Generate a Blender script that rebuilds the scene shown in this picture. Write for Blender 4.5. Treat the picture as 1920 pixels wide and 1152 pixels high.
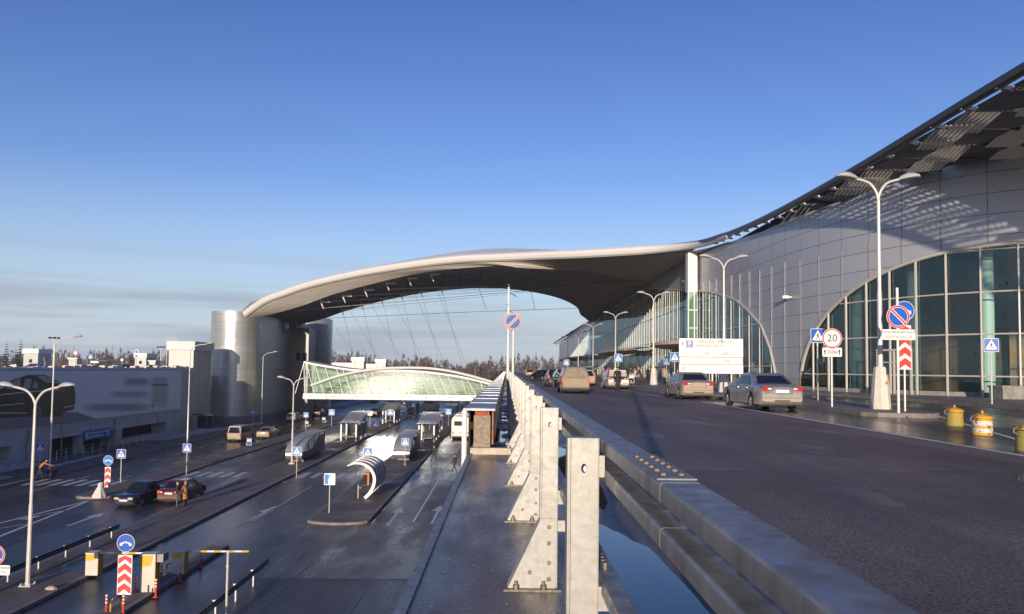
import bpy, bmesh, math, random
from mathutils import Vector, Matrix
R = math.radians
random.seed(7)
for o in list(bpy.data.objects): bpy.data.objects.remove(o)
SC = bpy.context.scene
COL = SC.collection
# ------------------------------------------------------------------ camera
F = 1400.0                      # focal length in photo pixels (1920 wide)
CAMZ = 9.5
PITCH, ROLL = 0.048, 0.012
CROT = Matrix.Rotation(math.pi/2 + PITCH, 3, 'X') @ Matrix.Rotation(ROLL, 3, 'Z')
CPOS = Vector((0, 0, CAMZ))
_d = CROT.transposed() @ Vector((0, 1, 0))
_u, _v = F*_d.x/-_d.z, F*_d.y/-_d.z
SHX = (960 + _u - 950)/1920.0
SHY = (692 - (576 - _v))/1920.0
cam = bpy.data.cameras.new('camera'); camo = bpy.data.objects.new('camera', cam); COL.objects.link(camo)
cam.sensor_width = 36; cam.lens = 36*F/1920; cam.shift_x = SHX; cam.shift_y = SHY
cam.clip_start = 0.05; cam.clip_end = 6000
camo.matrix_world = Matrix.Translation(CPOS) @ CROT.to_4x4()
SC.camera = camo
def ray(px, py):
    a = (px - 960 + SHX*1920)/F; b = -(py - 576 - SHY*1920)/F
    return CROT @ Vector((a, b, -1))
def gp(px, py, z=0.0):          # point of the horizontal plane z seen at a photo pixel
    d = ray(px, py); return CPOS + d*((z - CAMZ)/d.z)
def dp(px, py, y):              # point at distance y seen at a photo pixel
    d = ray(px, py); return CPOS + d*(y/d.y)
# ------------------------------------------------------------------ sky, sun, exposure
SUN_EL, SUN_AZ = R(8.5), R(9.0)   # light travels towards +y, turned SUN_AZ to the right
W = bpy.data.worlds.new('World'); SC.world = W; W.use_nodes = True
nt = W.node_tree; N = nt.nodes; L = nt.links
bg = N['Background']; sky = N.new('ShaderNodeTexSky'); sky.sky_type = 'NISHITA'; sky.sun_disc = False
sky.sun_elevation = SUN_EL; sky.sun_rotation = math.pi + SUN_AZ
sky.air_density = 1.0; sky.dust_density = 0.6; sky.ozone_density = 2.2; sky.altitude = 200
bg.inputs['Strength'].default_value = 0.118
# thin cloud bands low on the horizon
tc = N.new('ShaderNodeTexCoord'); mp = N.new('ShaderNodeMapping'); mp.inputs['Scale'].default_value = (.8, .8, 12)
mp.inputs['Rotation'].default_value = (0, R(-3), 0)
nz = N.new('ShaderNodeTexNoise'); nz.inputs['Scale'].default_value = 2.6; nz.inputs['Detail'].default_value = 3; nz.inputs['Roughness'].default_value = 0.55
cr = N.new('ShaderNodeValToRGB'); cr.color_ramp.elements[0].position = .44; cr.color_ramp.elements[1].position = .6
sx = N.new('ShaderNodeSeparateXYZ')
lo = N.new('ShaderNodeMapRange'); lo.inputs[1].default_value = .15; lo.inputs[2].default_value = .07
lf = N.new('ShaderNodeMapRange'); lf.inputs[1].default_value = .15; lf.inputs[2].default_value = -.25; lf.inputs[3].default_value = .25
m1 = N.new('ShaderNodeMath'); m1.operation = 'MULTIPLY'; m2 = N.new('ShaderNodeMath'); m2.operation = 'MULTIPLY'
m3 = N.new('ShaderNodeMath'); m3.operation = 'MULTIPLY'; m3.inputs[1].default_value = .9
tint = N.new('ShaderNodeMix'); tint.data_type = 'RGBA'; tint.blend_type = 'MULTIPLY'; tint.inputs[0].default_value = 1
tint.inputs[7].default_value = (.84, .86, 1.12, 1)
mix = N.new('ShaderNodeMix'); mix.data_type = 'RGBA'; mix.inputs[7].default_value = (2.2, 2.45, 3.0, 1)
L.new(tc.outputs['Generated'], mp.inputs[0]); L.new(mp.outputs[0], nz.inputs['Vector']); L.new(nz.outputs['Fac'], cr.inputs[0])
L.new(tc.outputs['Generated'], sx.inputs[0]); L.new(sx.outputs[2], lo.inputs[0]); L.new(sx.outputs[0], lf.inputs[0])
L.new(cr.outputs[0], m1.inputs[0]); L.new(lo.outputs[0], m1.inputs[1]); L.new(m1.outputs[0], m2.inputs[0]); L.new(lf.outputs[0], m2.inputs[1])
L.new(m2.outputs[0], m3.inputs[0]); L.new(m3.outputs[0], mix.inputs[0])
veil = N.new('ShaderNodeMix'); veil.data_type = 'RGBA'; veil.inputs[7].default_value = (3.0, 3.55, 4.2, 1)
vf = N.new('ShaderNodeMapRange'); vf.inputs[1].default_value = .24; vf.inputs[2].default_value = .0; vf.inputs[4].default_value = .85; L.new(sx.outputs[2], vf.inputs[0])
L.new(vf.outputs[0], veil.inputs[0]); deep = N.new('ShaderNodeValToRGB'); de = deep.color_ramp.elements; de[0].position = .1; de[0].color = (1,1,1,1); de[1].position = .52; de[1].color = (.5,.62,.88,1)
L.new(sx.outputs[2], deep.inputs[0]); dm_ = N.new('ShaderNodeMix'); dm_.data_type = 'RGBA'; dm_.blend_type = 'MULTIPLY'; dm_.inputs[0].default_value = 1
L.new(sky.outputs[0], dm_.inputs[6]); L.new(deep.outputs[0], dm_.inputs[7]); L.new(dm_.outputs[2], tint.inputs[6]); L.new(tint.outputs[2], veil.inputs[6]); L.new(veil.outputs[2], mix.inputs[6]); L.new(mix.outputs[2], bg.inputs['Color'])
sl = bpy.data.lights.new('sun', 'SUN'); sl.energy = 3.3; sl.angle = R(.5); sl.color = (1, .85, .68)
so = bpy.data.objects.new('sun', sl); COL.objects.link(so)
so.rotation_euler = (math.pi/2 - SUN_EL, 0, -SUN_AZ)
SC.view_settings.view_transform = 'Standard'; SC.view_settings.look = 'None'; SC.view_settings.gamma = 1
SC.view_settings.exposure = 0.58
SC.cycles.max_bounces = 6; SC.cycles.transparent_max_bounces = 12; SC.cycles.caustics_reflective = True; SC.cycles.blur_glossy = 1.0; SC.cycles.caustics_refractive = False

# ------------------------------------------------------------------ mesh builder
class MB:
    def __init__(s): s.v = []; s.f = []; s.m = []; s.s = []
    def add(s, pts, faces, m=0, sm=False, M=None):
        b = len(s.v)
        s.v += [tuple(M @ Vector(p)) if M else tuple(p) for p in pts]
        for f in faces: s.f.append(tuple(b + i for i in f)); s.m.append(m); s.s.append(sm)
        return s
    def poly(s, pts, m=0): return s.add(pts, [range(len(pts))], m)
    def box(s, x0, x1, y0, y1, z0, z1, m=0, M=None):
        p = [(x, y, z) for z in (z0, z1) for y in (y0, y1) for x in (x0, x1)]
        return s.add(p, [(0,2,3,1),(4,5,7,6),(0,1,5,4),(2,6,7,3),(0,4,6,2),(1,3,7,5)], m, False, M)
    def tube(s, pts, r, n=8, m=0, caps=True, sm=True):
        pts = [Vector(p) for p in pts]; k = len(pts)
        rr = r if isinstance(r, (list, tuple)) else [r]*k
        V = []; up = None
        for i, p in enumerate(pts):
            t = (pts[min(i+1, k-1)] - pts[max(i-1, 0)]).normalized()
            if up is None:
                up = Vector((0,0,1)) if abs(t.z) < .9 else Vector((1,0,0))
            a = t.cross(up)
            if a.length < 1e-6: a = t.orthogonal()
            a.normalize(); b = a.cross(t); up = b
            for j in range(n):
                q = 2*math.pi*j/n; V.append(p + (a*math.cos(q) + b*math.sin(q))*rr[i])
        Fc = [(i*n+j, i*n+(j+1)%n, (i+1)*n+(j+1)%n, (i+1)*n+j) for i in range(k-1) for j in range(n)]
        s.add(V, Fc, m, sm)
        if caps:
            s.add(V[:n], [tuple(range(n))[::-1]], m); s.add(V[-n:], [tuple(range(n))], m)
        return s
    def lathe(s, prof, n=16, c=(0,0,0), m=0, sm=True, axis='z'):
        V = []
        for r, z in prof:
            for j in range(n):
                q = 2*math.pi*j/n; a, b = r*math.cos(q), r*math.sin(q)
                V.append((c[0]+a, c[1]+b, c[2]+z) if axis == 'z' else ((c[0]+z, c[1]+a, c[2]+b) if axis == 'x' else (c[0]+a, c[1]+z, c[2]+b)))
        Fc = [(i*n+j, i*n+(j+1)%n, (i+1)*n+(j+1)%n, (i+1)*n+j) for i in range(len(prof)-1) for j in range(n)]
        return s.add(V, Fc, m, sm)
    def loft(s, rows, m=0, sm=True, closed=False):
        n = len(rows[0]); V = [p for r in rows for p in r]
        Fc = []
        for i in range(len(rows)-1):
            for j in range(n if closed else n-1):
                Fc.append((i*n+j, i*n+(j+1)%n, (i+1)*n+(j+1)%n, (i+1)*n+j))
        return s.add(V, Fc, m, sm)
    def prism(s, poly, z0, z1, m=0):            # plan polygon (x,y) extruded in z
        n = len(poly)
        V = [(x, y, z0) for x, y in poly] + [(x, y, z1) for x, y in poly]
        return s.add(V, [tuple(range(n))[::-1], tuple(range(n, 2*n))] + [(i, (i+1)%n, n+(i+1)%n, n+i) for i in range(n)], m)
    def slab(s, poly, y0, y1, m=0):             # (x,z) polygon extruded in y
        n = len(poly)
        V = [(x, y0, z) for x, z in poly] + [(x, y1, z) for x, z in poly]
        return s.add(V, [tuple(range(n)), tuple(range(n, 2*n))[::-1]] + [(i, n+i, n+(i+1)%n, (i+1)%n) for i in range(n)], m)
    def flat(s, poly, y, m=0): return s.add([(x, y, z) for x, z in poly], [tuple(range(len(poly)))], m)
    def build(s, name, mats, parent=None, angle=35):
        me = bpy.data.meshes.new(name); me.from_pydata(s.v, [], s.f)
        for mm in (mats if isinstance(mats, (list, tuple)) else [mats]): me.materials.append(mm)
        me.polygons.foreach_set('material_index', s.m); me.polygons.foreach_set('use_smooth', s.s)
        bm = bmesh.new(); bm.from_mesh(me); bmesh.ops.recalc_face_normals(bm, faces=bm.faces); bm.to_mesh(me); bm.free()
        if any(s.s): me.set_sharp_from_angle(angle=R(angle))
        o = bpy.data.objects.new(name, me); COL.objects.link(o)
        if parent: o.parent = parent
        return o
def thing(name, label, cat, loc=(0,0,0), rz=0, group=None):
    o = bpy.data.objects.new(name, None); COL.objects.link(o); o.empty_display_size = .3
    o.location = loc; o.rotation_euler = (0,0,rz); return tag(o, label, cat, group)
def tag(o, label, cat, group=None):
    o['label'] = label; o['category'] = cat
    if group: o['group'] = group
    return o
def struct(o, kind='structure'): o['kind'] = kind; return o
def copy_tree(o, parent=None):
    c = o.copy(); COL.objects.link(c)
    if parent: c.parent = parent
    for ch in list(o.children): copy_tree(ch, c)
    return c
def circ(cx, cz, r, n=28, a0=0, a1=360): return [(cx + r*math.cos(R(a0+(a1-a0)*i/n)), cz + r*math.sin(R(a0+(a1-a0)*i/n))) for i in range(n if a1-a0 == 360 else n+1)]
def rrect(cx, cz, w, h, r=.04, n=4):
    P = []
    for sx_, sz_, a in ((1,1,0),(-1,1,90),(-1,-1,180),(1,-1,270)):
        for i in range(n+1):
            q = R(a + 90*i/n); P.append((cx + sx_*(w/2-r) + r*math.cos(q), cz + sz_*(h/2-r) + r*math.sin(q)))
    return P
def cat(pts, n=8):              # Catmull-Rom resample
    P = [Vector(p) for p in pts]; out = []
    for i in range(len(P)-1):
        a, b, c, d = P[max(i-1,0)], P[i], P[i+1], P[min(i+2, len(P)-1)]
        for k in range(n):
            t = k/n; out.append(.5*((2*b) + (c-a)*t + (2*a-5*b+4*c-d)*t*t + (3*b-a-3*c+d)*t**3))
    out.append(P[-1]); return out
_tx = {}
def text_faces(s_, size, align='CENTER'):
    k = (s_, size, align)
    if k not in _tx:
        cu = bpy.data.curves.new('t', 'FONT'); cu.body = s_; cu.size = size; cu.align_x = align; cu.align_y = 'CENTER'; cu.resolution_u = 3
        o = bpy.data.objects.new('t', cu); COL.objects.link(o)
        dg = bpy.context.evaluated_depsgraph_get(); me = o.evaluated_get(dg).to_mesh()
        _tx[k] = ([tuple(v.co) for v in me.vertices], [tuple(p.vertices) for p in me.polygons])
        o.evaluated_get(dg).to_mesh_clear(); bpy.data.objects.remove(o)
    return _tx[k]
def put_text(mb, s_, size, cx, cz, y, m, align='CENTER', sx_=1.0):
    v, f = text_faces(s_, size, align)
    mb.add([(cx + a*sx_, y, cz + b) for a, b, c in v], f, m)
# ------------------------------------------------------------------ materials
_mats = {}
def mat(name, col, rough=.6, metal=0, var=0, vs=3.0, bump=0, bs=20.0, spec=.5, coat=0, rvar=0, rs=1.0, stretch=None, col2=None, detail=4, thr=None, aniso=0):
    if name in _mats: return _mats[name]
    m = bpy.data.materials.new(name); m.use_nodes = True; t = m.node_tree; n = t.nodes; l = t.links; b = n['Principled BSDF']
    b.inputs['Base Color'].default_value = (*col, 1); b.inputs['Roughness'].default_value = rough; b.inputs['Metallic'].default_value = metal
    b.inputs['Specular IOR Level'].default_value = spec; b.inputs['Coat Weight'].default_value = coat
    if aniso: b.inputs['Anisotropic'].default_value = aniso
    if var or bump or rvar or col2:
        tcn = n.new('ShaderNodeTexCoord'); vec = tcn.outputs['Object']
        if stretch:
            mpn = n.new('ShaderNodeMapping'); mpn.inputs['Scale'].default_value = stretch; l.new(vec, mpn.inputs[0]); vec = mpn.outputs[0]
        def noise(sc, d=detail):
            q = n.new('ShaderNodeTexNoise'); q.inputs['Scale'].default_value = sc; q.inputs['Detail'].default_value = d; q.inputs['Roughness'].default_value = .6
            l.new(vec, q.inputs['Vector']); return q.outputs['Fac']
        if var or col2:
            r = n.new('ShaderNodeValToRGB'); l.new(noise(vs), r.inputs[0])
            e = r.color_ramp.elements; lo_, hi_ = thr or (.3, .7); e[0].position = lo_; e[1].position = hi_
            c2 = col2 or tuple(c*(1+var) for c in col); c1 = col if col2 else tuple(c*(1-var) for c in col)
            e[0].color = (*c1, 1); e[1].color = (*c2, 1); l.new(r.outputs[0], b.inputs['Base Color'])
        if rvar:
            r = n.new('ShaderNodeMapRange'); r.inputs[1].default_value = .35; r.inputs[2].default_value = .65
            r.inputs[3].default_value = max(.03, rough-rvar); r.inputs[4].default_value = min(1, rough+rvar); l.new(noise(rs), r.inputs[0]); l.new(r.outputs[0], b.inputs['Roughness'])
        if bump:
            bp = n.new('ShaderNodeBump'); bp.inputs['Strength'].default_value = bump; bp.inputs['Distance'].default_value = .02
            l.new(noise(bs, 3), bp.inputs['Height']); l.new(bp.outputs[0], b.inputs['Normal'])
    _mats[name] = m; return m
def panel_mat(name, col, rough, metal, sx_, sz_, line=.03, linecol=(.05,.05,.055), var=.12, use='uv', aniso=0):
    """cladding: a grid of panels with dark joints, each panel slightly different"""
    m = bpy.data.materials.new(name); m.use_nodes = True; t = m.node_tree; n = t.nodes; l = t.links; b = n['Principled BSDF']
    b.inputs['Roughness'].default_value = rough; b.inputs['Metallic'].default_value = metal
    if aniso: b.inputs['Anisotropic'].default_value = aniso
    uv = n.new('ShaderNodeUVMap'); uv.uv_map = 'UVMap'
    s = n.new('ShaderNodeSeparateXYZ'); l.new(uv.outputs[0], s.inputs[0])
    def M(op, a, b_=None):
        q = n.new('ShaderNodeMath'); q.operation = op
        for i, x in enumerate((a, b_)):
            if x is None: continue
            if isinstance(x, (int, float)): q.inputs[i].default_value = x
            else: l.new(x, q.inputs[i])
        return q.outputs[0]
    u = M('DIVIDE', s.outputs[0], sx_); v = M('DIVIDE', s.outputs[1], sz_)
    fu, fv = M('FRACT', u), M('FRACT', v)
    lu = M('LESS_THAN', M('MINIMUM', fu, M('SUBTRACT', 1, fu)), line/2/sx_)
    lv = M('LESS_THAN', M('MINIMUM', fv, M('SUBTRACT', 1, fv)), line/2/sz_)
    ln = M('MAXIMUM', lu, lv)
    cb = n.new('ShaderNodeCombineXYZ'); l.new(M('FLOOR', u), cb.inputs[0]); l.new(M('FLOOR', v), cb.inputs[1])
    wn = n.new('ShaderNodeTexWhiteNoise'); wn.noise_dimensions = '2D'; l.new(cb.outputs[0], wn.inputs['Vector'])
    br = n.new('ShaderNodeMapRange'); br.inputs[3].default_value = 1-var; br.inputs[4].default_value = 1+var; l.new(wn.outputs['Value'], br.inputs[0])
    mx = n.new('ShaderNodeMix'); mx.data_type = 'RGBA'; mx.blend_type = 'MULTIPLY'; mx.inputs[0].default_value = 1; mx.inputs[6].default_value = (*col, 1); l.new(br.outputs[0], mx.inputs[7])
    m2_ = n.new('ShaderNodeMix'); m2_.data_type = 'RGBA'; l.new(ln, m2_.inputs[0]); l.new(mx.outputs[2], m2_.inputs[6]); m2_.inputs[7].default_value = (*linecol, 1)
    l.new(m2_.outputs[2], b.inputs['Base Color'])
    rr = n.new('ShaderNodeMapRange'); rr.inputs[3].default_value = rough-.06; rr.inputs[4].default_value = rough+.06; l.new(wn.outputs['Value'], rr.inputs[0]); l.new(rr.outputs[0], b.inputs['Roughness'])
    nz_ = n.new('ShaderNodeTexNoise'); nz_.inputs['Scale'].default_value = .7; tcn = n.new('ShaderNodeTexCoord'); l.new(tcn.outputs['Object'], nz_.inputs['Vector'])
    bp = n.new('ShaderNodeBump'); bp.inputs['Strength'].default_value = .12; bp.inputs['Distance'].default_value = .05; l.new(nz_.outputs['Fac'], bp.inputs['Height']); l.new(bp.outputs[0], b.inputs['Normal'])
    _mats[name] = m; return m
def glass_mat(name, tint, refl=(.9,.95,1), base=(.02,.05,.06), see=.45, lowr=.05, wavy=0, gr_=.03):
    m = bpy.data.materials.new(name); m.use_nodes = True; t = m.node_tree; n = t.nodes; l = t.links
    for x in list(n): n.remove(x)
    out = n.new('ShaderNodeOutputMaterial'); tr = n.new('ShaderNodeBsdfTransparent'); tr.inputs[0].default_value = (*tint, 1)
    df = n.new('ShaderNodeBsdfDiffuse'); df.inputs[0].default_value = (*base, 1)
    gl = n.new('ShaderNodeBsdfGlossy'); gl.inputs[0].default_value = (*refl, 1); gl.inputs[1].default_value = gr_
    a = n.new('ShaderNodeMixShader'); a.inputs[0].default_value = see; l.new(df.outputs[0], a.inputs[1]); l.new(tr.outputs[0], a.inputs[2])
    fr = n.new('ShaderNodeLayerWeight'); fr.inputs[0].default_value = .42
    mr = n.new('ShaderNodeMapRange'); mr.inputs[3].default_value = lowr; mr.inputs[4].default_value = .92; l.new(fr.outputs['Fresnel'], mr.inputs[0])
    b = n.new('ShaderNodeMixShader'); l.new(mr.outputs[0], b.inputs[0]); l.new(a.outputs[0], b.inputs[1]); l.new(gl.outputs[0], b.inputs[2])
    if wavy:
        tcn = n.new('ShaderNodeTexCoord'); q = n.new('ShaderNodeTexNoise'); q.inputs['Scale'].default_value = .5; q.inputs['Detail'].default_value = 1; l.new(tcn.outputs['Object'], q.inputs['Vector'])
        bp_ = n.new('ShaderNodeBump'); bp_.inputs['Strength'].default_value = 1; bp_.inputs['Distance'].default_value = wavy; l.new(q.outputs['Fac'], bp_.inputs['Height']); l.new(bp_.outputs[0], gl.inputs['Normal'])
    l.new(b.outputs[0], out.inputs[0]); _mats[name] = m; return m
def asphalt_mat(name, base, dark, r0, r1, ws, grain=.35, spec=.35, lanes=.2, gs=55):
    m = bpy.data.materials.new(name); m.use_nodes = True; t = m.node_tree; n = t.nodes; l = t.links; b = n['Principled BSDF']; b.inputs['Specular IOR Level'].default_value = spec
    tcn = n.new('ShaderNodeTexCoord')
    def nz_(sc, st, d=5, ro=.6):
        mp_ = n.new('ShaderNodeMapping'); mp_.inputs['Scale'].default_value = st; l.new(tcn.outputs['Object'], mp_.inputs[0]); q = n.new('ShaderNodeTexNoise')
        q.inputs['Scale'].default_value = sc; q.inputs['Detail'].default_value = d; q.inputs['Roughness'].default_value = ro; l.new(mp_.outputs[0], q.inputs['Vector']); return q.outputs['Fac']
    def mr_(x, a, c, lo_, hi_):
        q = n.new('ShaderNodeMapRange'); l.new(x, q.inputs[0])
        for i, v in enumerate((a, c, lo_, hi_)): q.inputs[i+1].default_value = v
        return q.outputs[0]
    def mul(a, c):
        q = n.new('ShaderNodeMath'); q.operation = 'MULTIPLY'; l.new(a, q.inputs[0]); l.new(c, q.inputs[1]); return q.outputs[0]
    wet = mr_(nz_(ws, (1,.3,1), 6), .42, .58, 0, 1)
    mx = n.new('ShaderNodeMix'); mx.data_type = 'RGBA'; l.new(wet, mx.inputs[0]); mx.inputs[6].default_value = (*base,1); mx.inputs[7].default_value = (*dark,1)
    g = mul(mul(mr_(nz_(gs, (1,1,1), 2, .8), .3, .7, 1-grain, 1+grain), mr_(nz_(6, (1,1,1), 4, .7), .3, .7, .85, 1.15)), mul(mr_(nz_(1.1, (1,.012,1), 2), .35, .65, 1-lanes, 1+lanes), mr_(nz_(.35, (1,1,1), 4), .35, .65, .85, 1.15)))
    m2 = n.new('ShaderNodeMix'); m2.data_type = 'RGBA'; m2.blend_type = 'MULTIPLY'; m2.inputs[0].default_value = 1; l.new(mx.outputs[2], m2.inputs[6]); l.new(g, m2.inputs[7]); l.new(m2.outputs[2], b.inputs['Base Color'])
    l.new(mr_(wet, 0, 1, r0, r1), b.inputs['Roughness'])
    bp = n.new('ShaderNodeBump'); bp.inputs['Strength'].default_value = .45; bp.inputs['Distance'].default_value = .012; l.new(nz_(gs, (1,1,1), 2, .8), bp.inputs['Height']); l.new(bp.outputs[0], b.inputs['Normal'])
    _mats[name] = m; return m
_old_up = mat('asphalt_upper', (.15,.122,.112), .72, var=.14, vs=.5, bump=.5, bs=60, spec=.25, rvar=.1, rs=.25, stretch=(1,.25,1))
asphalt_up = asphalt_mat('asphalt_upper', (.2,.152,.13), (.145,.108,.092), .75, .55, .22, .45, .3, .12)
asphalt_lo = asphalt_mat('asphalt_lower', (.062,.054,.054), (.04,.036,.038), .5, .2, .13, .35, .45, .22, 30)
asphalt_wet = asphalt_mat('asphalt_wet', (.07,.058,.052), (.045,.04,.038), .42, .16, .35, .35, .45, .15, 40)
paving = mat('paving_brown', (.15,.115,.095), .68, var=.25, vs=.8, bump=.4, bs=9, rvar=.2, rs=.3)
paving_grey = mat('paving_grey', (.19,.165,.15), .55, var=.25, vs=.8, bump=.3, bs=9, rvar=.25, rs=.4)
kerb_m = mat('kerb_stone', (.22,.19,.165), .7, var=.3, vs=2.5, bump=.3, bs=12)
paint_w = mat('road_paint', (.62,.6,.58), .5, var=.3, vs=5, thr=(.35,.5), bump=.2)
paint_worn = mat('worn_road_paint', (.12,.115,.115), .45, vs=3.5, col2=(.6,.59,.57), thr=(.3,.5), detail=6)
paint_y = mat('yellow_kerb_paint', (.32,.22,.08), .5, var=.4, vs=4)
wet_slab = asphalt_mat('wet_concrete_slab', (.15,.118,.098), (.085,.07,.06), .5, .17, 1.1, .5, .45, .2, 34)
water_m = mat('puddle_water', (.012,.014,.018), .02, spec=.6)
concrete = mat('concrete', (.27,.25,.225), .8, var=.25, vs=3, bump=.4, bs=15)
conc_dark = mat('concrete_dark', (.14,.13,.125), .8, var=.25, vs=2, bump=.3, bs=12)
galv = mat('galvanised_steel', (.40,.385,.35), .5, .3, var=.12, vs=30, bump=.03, bs=90, rvar=.12, rs=9)
galv_dull = mat('galvanised_steel_weathered', (.27,.26,.25), .5, .5, var=.3, vs=3.5, bump=.06, bs=60, rvar=.16, rs=5, stretch=(3,3,.5), detail=8)
bolt_m = mat('bolt_steel', (.2,.17,.14), .5, .6, var=.35, vs=30)
white_p = mat('white_painted_metal', (.72,.7,.66), .4, var=.08, vs=2)
pole_m = mat('lamp_pole_paint', (.62,.58,.52), .42, .15, var=.1, vs=3)
lampglass = mat('lamp_lens', (.5,.48,.42), .2)
lampgrey = mat('lamp_housing', (.5,.49,.46), .45, .2)
black_r = mat('black_rubber', (.018,.017,.017), .75, var=.3, vs=8)
dark_m = mat('dark_metal', (.05,.05,.053), .45, .3)
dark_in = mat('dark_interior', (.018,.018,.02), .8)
red_p = mat('sign_red', (.65,.05,.035), .45)
blue_p = mat('sign_blue', (.012,.1,.48), .4)
blue_l = mat('sign_blue_light', (.008,.17,.5), .4)
sign_w = mat('sign_white', (.78,.77,.74), .45)
sign_k = mat('sign_black', (.02,.02,.02), .5)
sign_back = mat('sign_back_grey', (.3,.3,.3), .5, .5)
yellow_p = mat('yellow_paint', (.72,.36,.015), .5, var=.2, vs=6)
orange_p = mat('orange_paint', (.6,.16,.03), .5)
snow_m = mat('dirty_snow', (.62,.62,.66), .7, var=.25, vs=3, bump=.8, bs=6)
# ================================================================== SETTING
def sheet(name, poly, z, m, kind='structure'):
    o = MB().poly([(x, y, z) for x, y in poly], 0).build(name, m); struct(o, kind); return o
grass_m = mat('winter_ground', (.075,.062,.045), .9, vs=.08, col2=(.3,.3,.31), thr=(.52,.62), detail=6, bump=.3, bs=2)
sheet('ground', [(-1500,-300),(1500,-300),(1500,2500),(-1500,2500)], -.03, grass_m)
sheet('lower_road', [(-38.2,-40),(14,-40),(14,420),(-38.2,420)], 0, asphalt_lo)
sheet('forecourt', [(-90,-30),(-38.25,-30),(-38.25,420),(-90,420)], -.006, paving)
sheet('asphalt_patch', [(-10.9,34),(-2,34),(-2,46.3),(-8.2,46.3),(-11.8,45.6)], .004, asphalt_wet)
def pavement(name, poly, h=.15, m=None, kerb=.22):
    t = MB(); t.prism(poly, -.02, h, 0)
    o = t.build(name, m or paving); struct(o)
    k = MB(); n = len(poly)
    cx = sum(p[0] for p in poly)/n; cy = sum(p[1] for p in poly)/n
    # kerb stones: a strip standing 4 mm proud round the edge
    ar = sum(poly[i][0]*poly[(i+1)%n][1]-poly[(i+1)%n][0]*poly[i][1] for i in range(n)); sg = 1 if ar > 0 else -1
    outer, inner = [], []
    for i in range(n):
        p, a, b = Vector(poly[i]), Vector(poly[i-1]), Vector(poly[(i+1)%n])
        d1 = (p-a).normalized(); d2 = (b-p).normalized(); n1 = Vector((d1.y,-d1.x))*sg; n2 = Vector((d2.y,-d2.x))*sg
        nn = (n1+n2); nn = nn/max(nn.length_squared/2, .3)
        outer.append(p + nn*.012); inner.append(p - nn*kerb)
    rows = [[(q.x,q.y,-.02) for q in outer], [(q.x,q.y,h+.006) for q in outer], [(q.x,q.y,h+.006) for q in inner], [(q.x,q.y,h-.01) for q in inner]]
    k.loft(rows, 0, False, True)
    struct(k.build('kerb', kerb_m)); return o
def nose(x0, x1, y0, y1, n=10, far=6):
    c = (x0+x1)/2; r = (x1-x0)/2
    return [(c + r*math.cos(R(180+180*i/n)), y0 + r*.55 + r*.55*math.sin(R(180+180*i/n))) for i in range(n+1)] + [(x1, y1), (x0, y1)]
pavement('pavement', nose(-12.1,-8.3,45.3,330))                                     # bus platform nearest the deck
pavement('pavement', [(-21.9,-20),(-18.4,-20),(-18.4,330),(-21.9,330)])             # second platform
pavement('pavement', nose(-30.5,-28,53,330))                                        # third platform
pavement('pavement', [(-44.6,-20),(-38.2,-20),(-38.2,330),(-44.6,330)], .15)        # along the car park
pavement('pavement', nose(-15.3,-14.4,23,39.5), .15, conc_dark)                     # ticket lane island
# markings on the lower roads
mk = MB(); mw = MB()
def line(mb, x, y0, y1, w=.12, z=.008): mb.poly([(x-w/2,y0,z),(x+w/2,y0,z),(x+w/2,y1,z),(x-w/2,y1,z)])
def seg(mb, a, b, w=.15, z=.008):
    a, b = Vector(a), Vector(b); d = (b-a).normalized(); q = Vector((-d.y, d.x))*w/2
    mb.poly([(*(a-q), z), (*(a+q), z), (*(b+q), z), (*(b-q), z)])
line(mk, -5.65, 46.4, 63.5); line(mk, -5.65, 70, 260)
for y in range(46, 90, 4): line(mk, -8.1, y, y+1.3, .1)
for x, y in ((-7.05,45.2),(-4.45,46)):                                              # straight-ahead arrows
    seg(mw, (x,y),(x,y+4.2), .2); mw.poly([(x-.45,y+4.2,.008),(x+.45,y+4.2,.008),(x,y+6.3,.008)])
x, y = -15.6, 44.6; seg(mw, (x-.15,y),(x,y+4.5), .2); mw.poly([(x-.45,y+4.5,.008),(x+.45,y+4.5,.008),(x+.05,y+6.8,.008)])
x, y = -25.6, 44.2; seg(mw, (x,y),(x,y+2.6), .2); mw.poly([(x-.45,y+2.6,.008),(x+.45,y+2.6,.008),(x,y+4,.008)])
line(mw, -15.4, 46, 60, .1); line(mw, -14.3, 68.5, 80, .12)
def zebra(x0, x1, y0, y1, st=1.05, w=.5):
    x = x0
    while x + w < x1: mw.poly([(x,y0,.008),(x+w,y0,.008),(x+w,y1,.008),(x,y1,.008)]); x += st
zebra(-17.8,-12.4,64.2,67.4); zebra(-8.0,-1.2,63.8,66.8); zebra(-27.6,-22.3,64,67.2); zebra(-37.8,-30.8,58.6,61.8)
zebra(-17.8,-12.6,104,108); zebra(-17.8,-12.6,168,172)
for y in range(62, 240, 5): line(mw, -31.9, y, y+2.2, .12)
for y in range(20, 150, 6): line(mw, -35.2, y, y+2, .12)
line(mw, -25.2, 56, 62, .12); line(mw, -15.2, 110, 320, .1)
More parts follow.
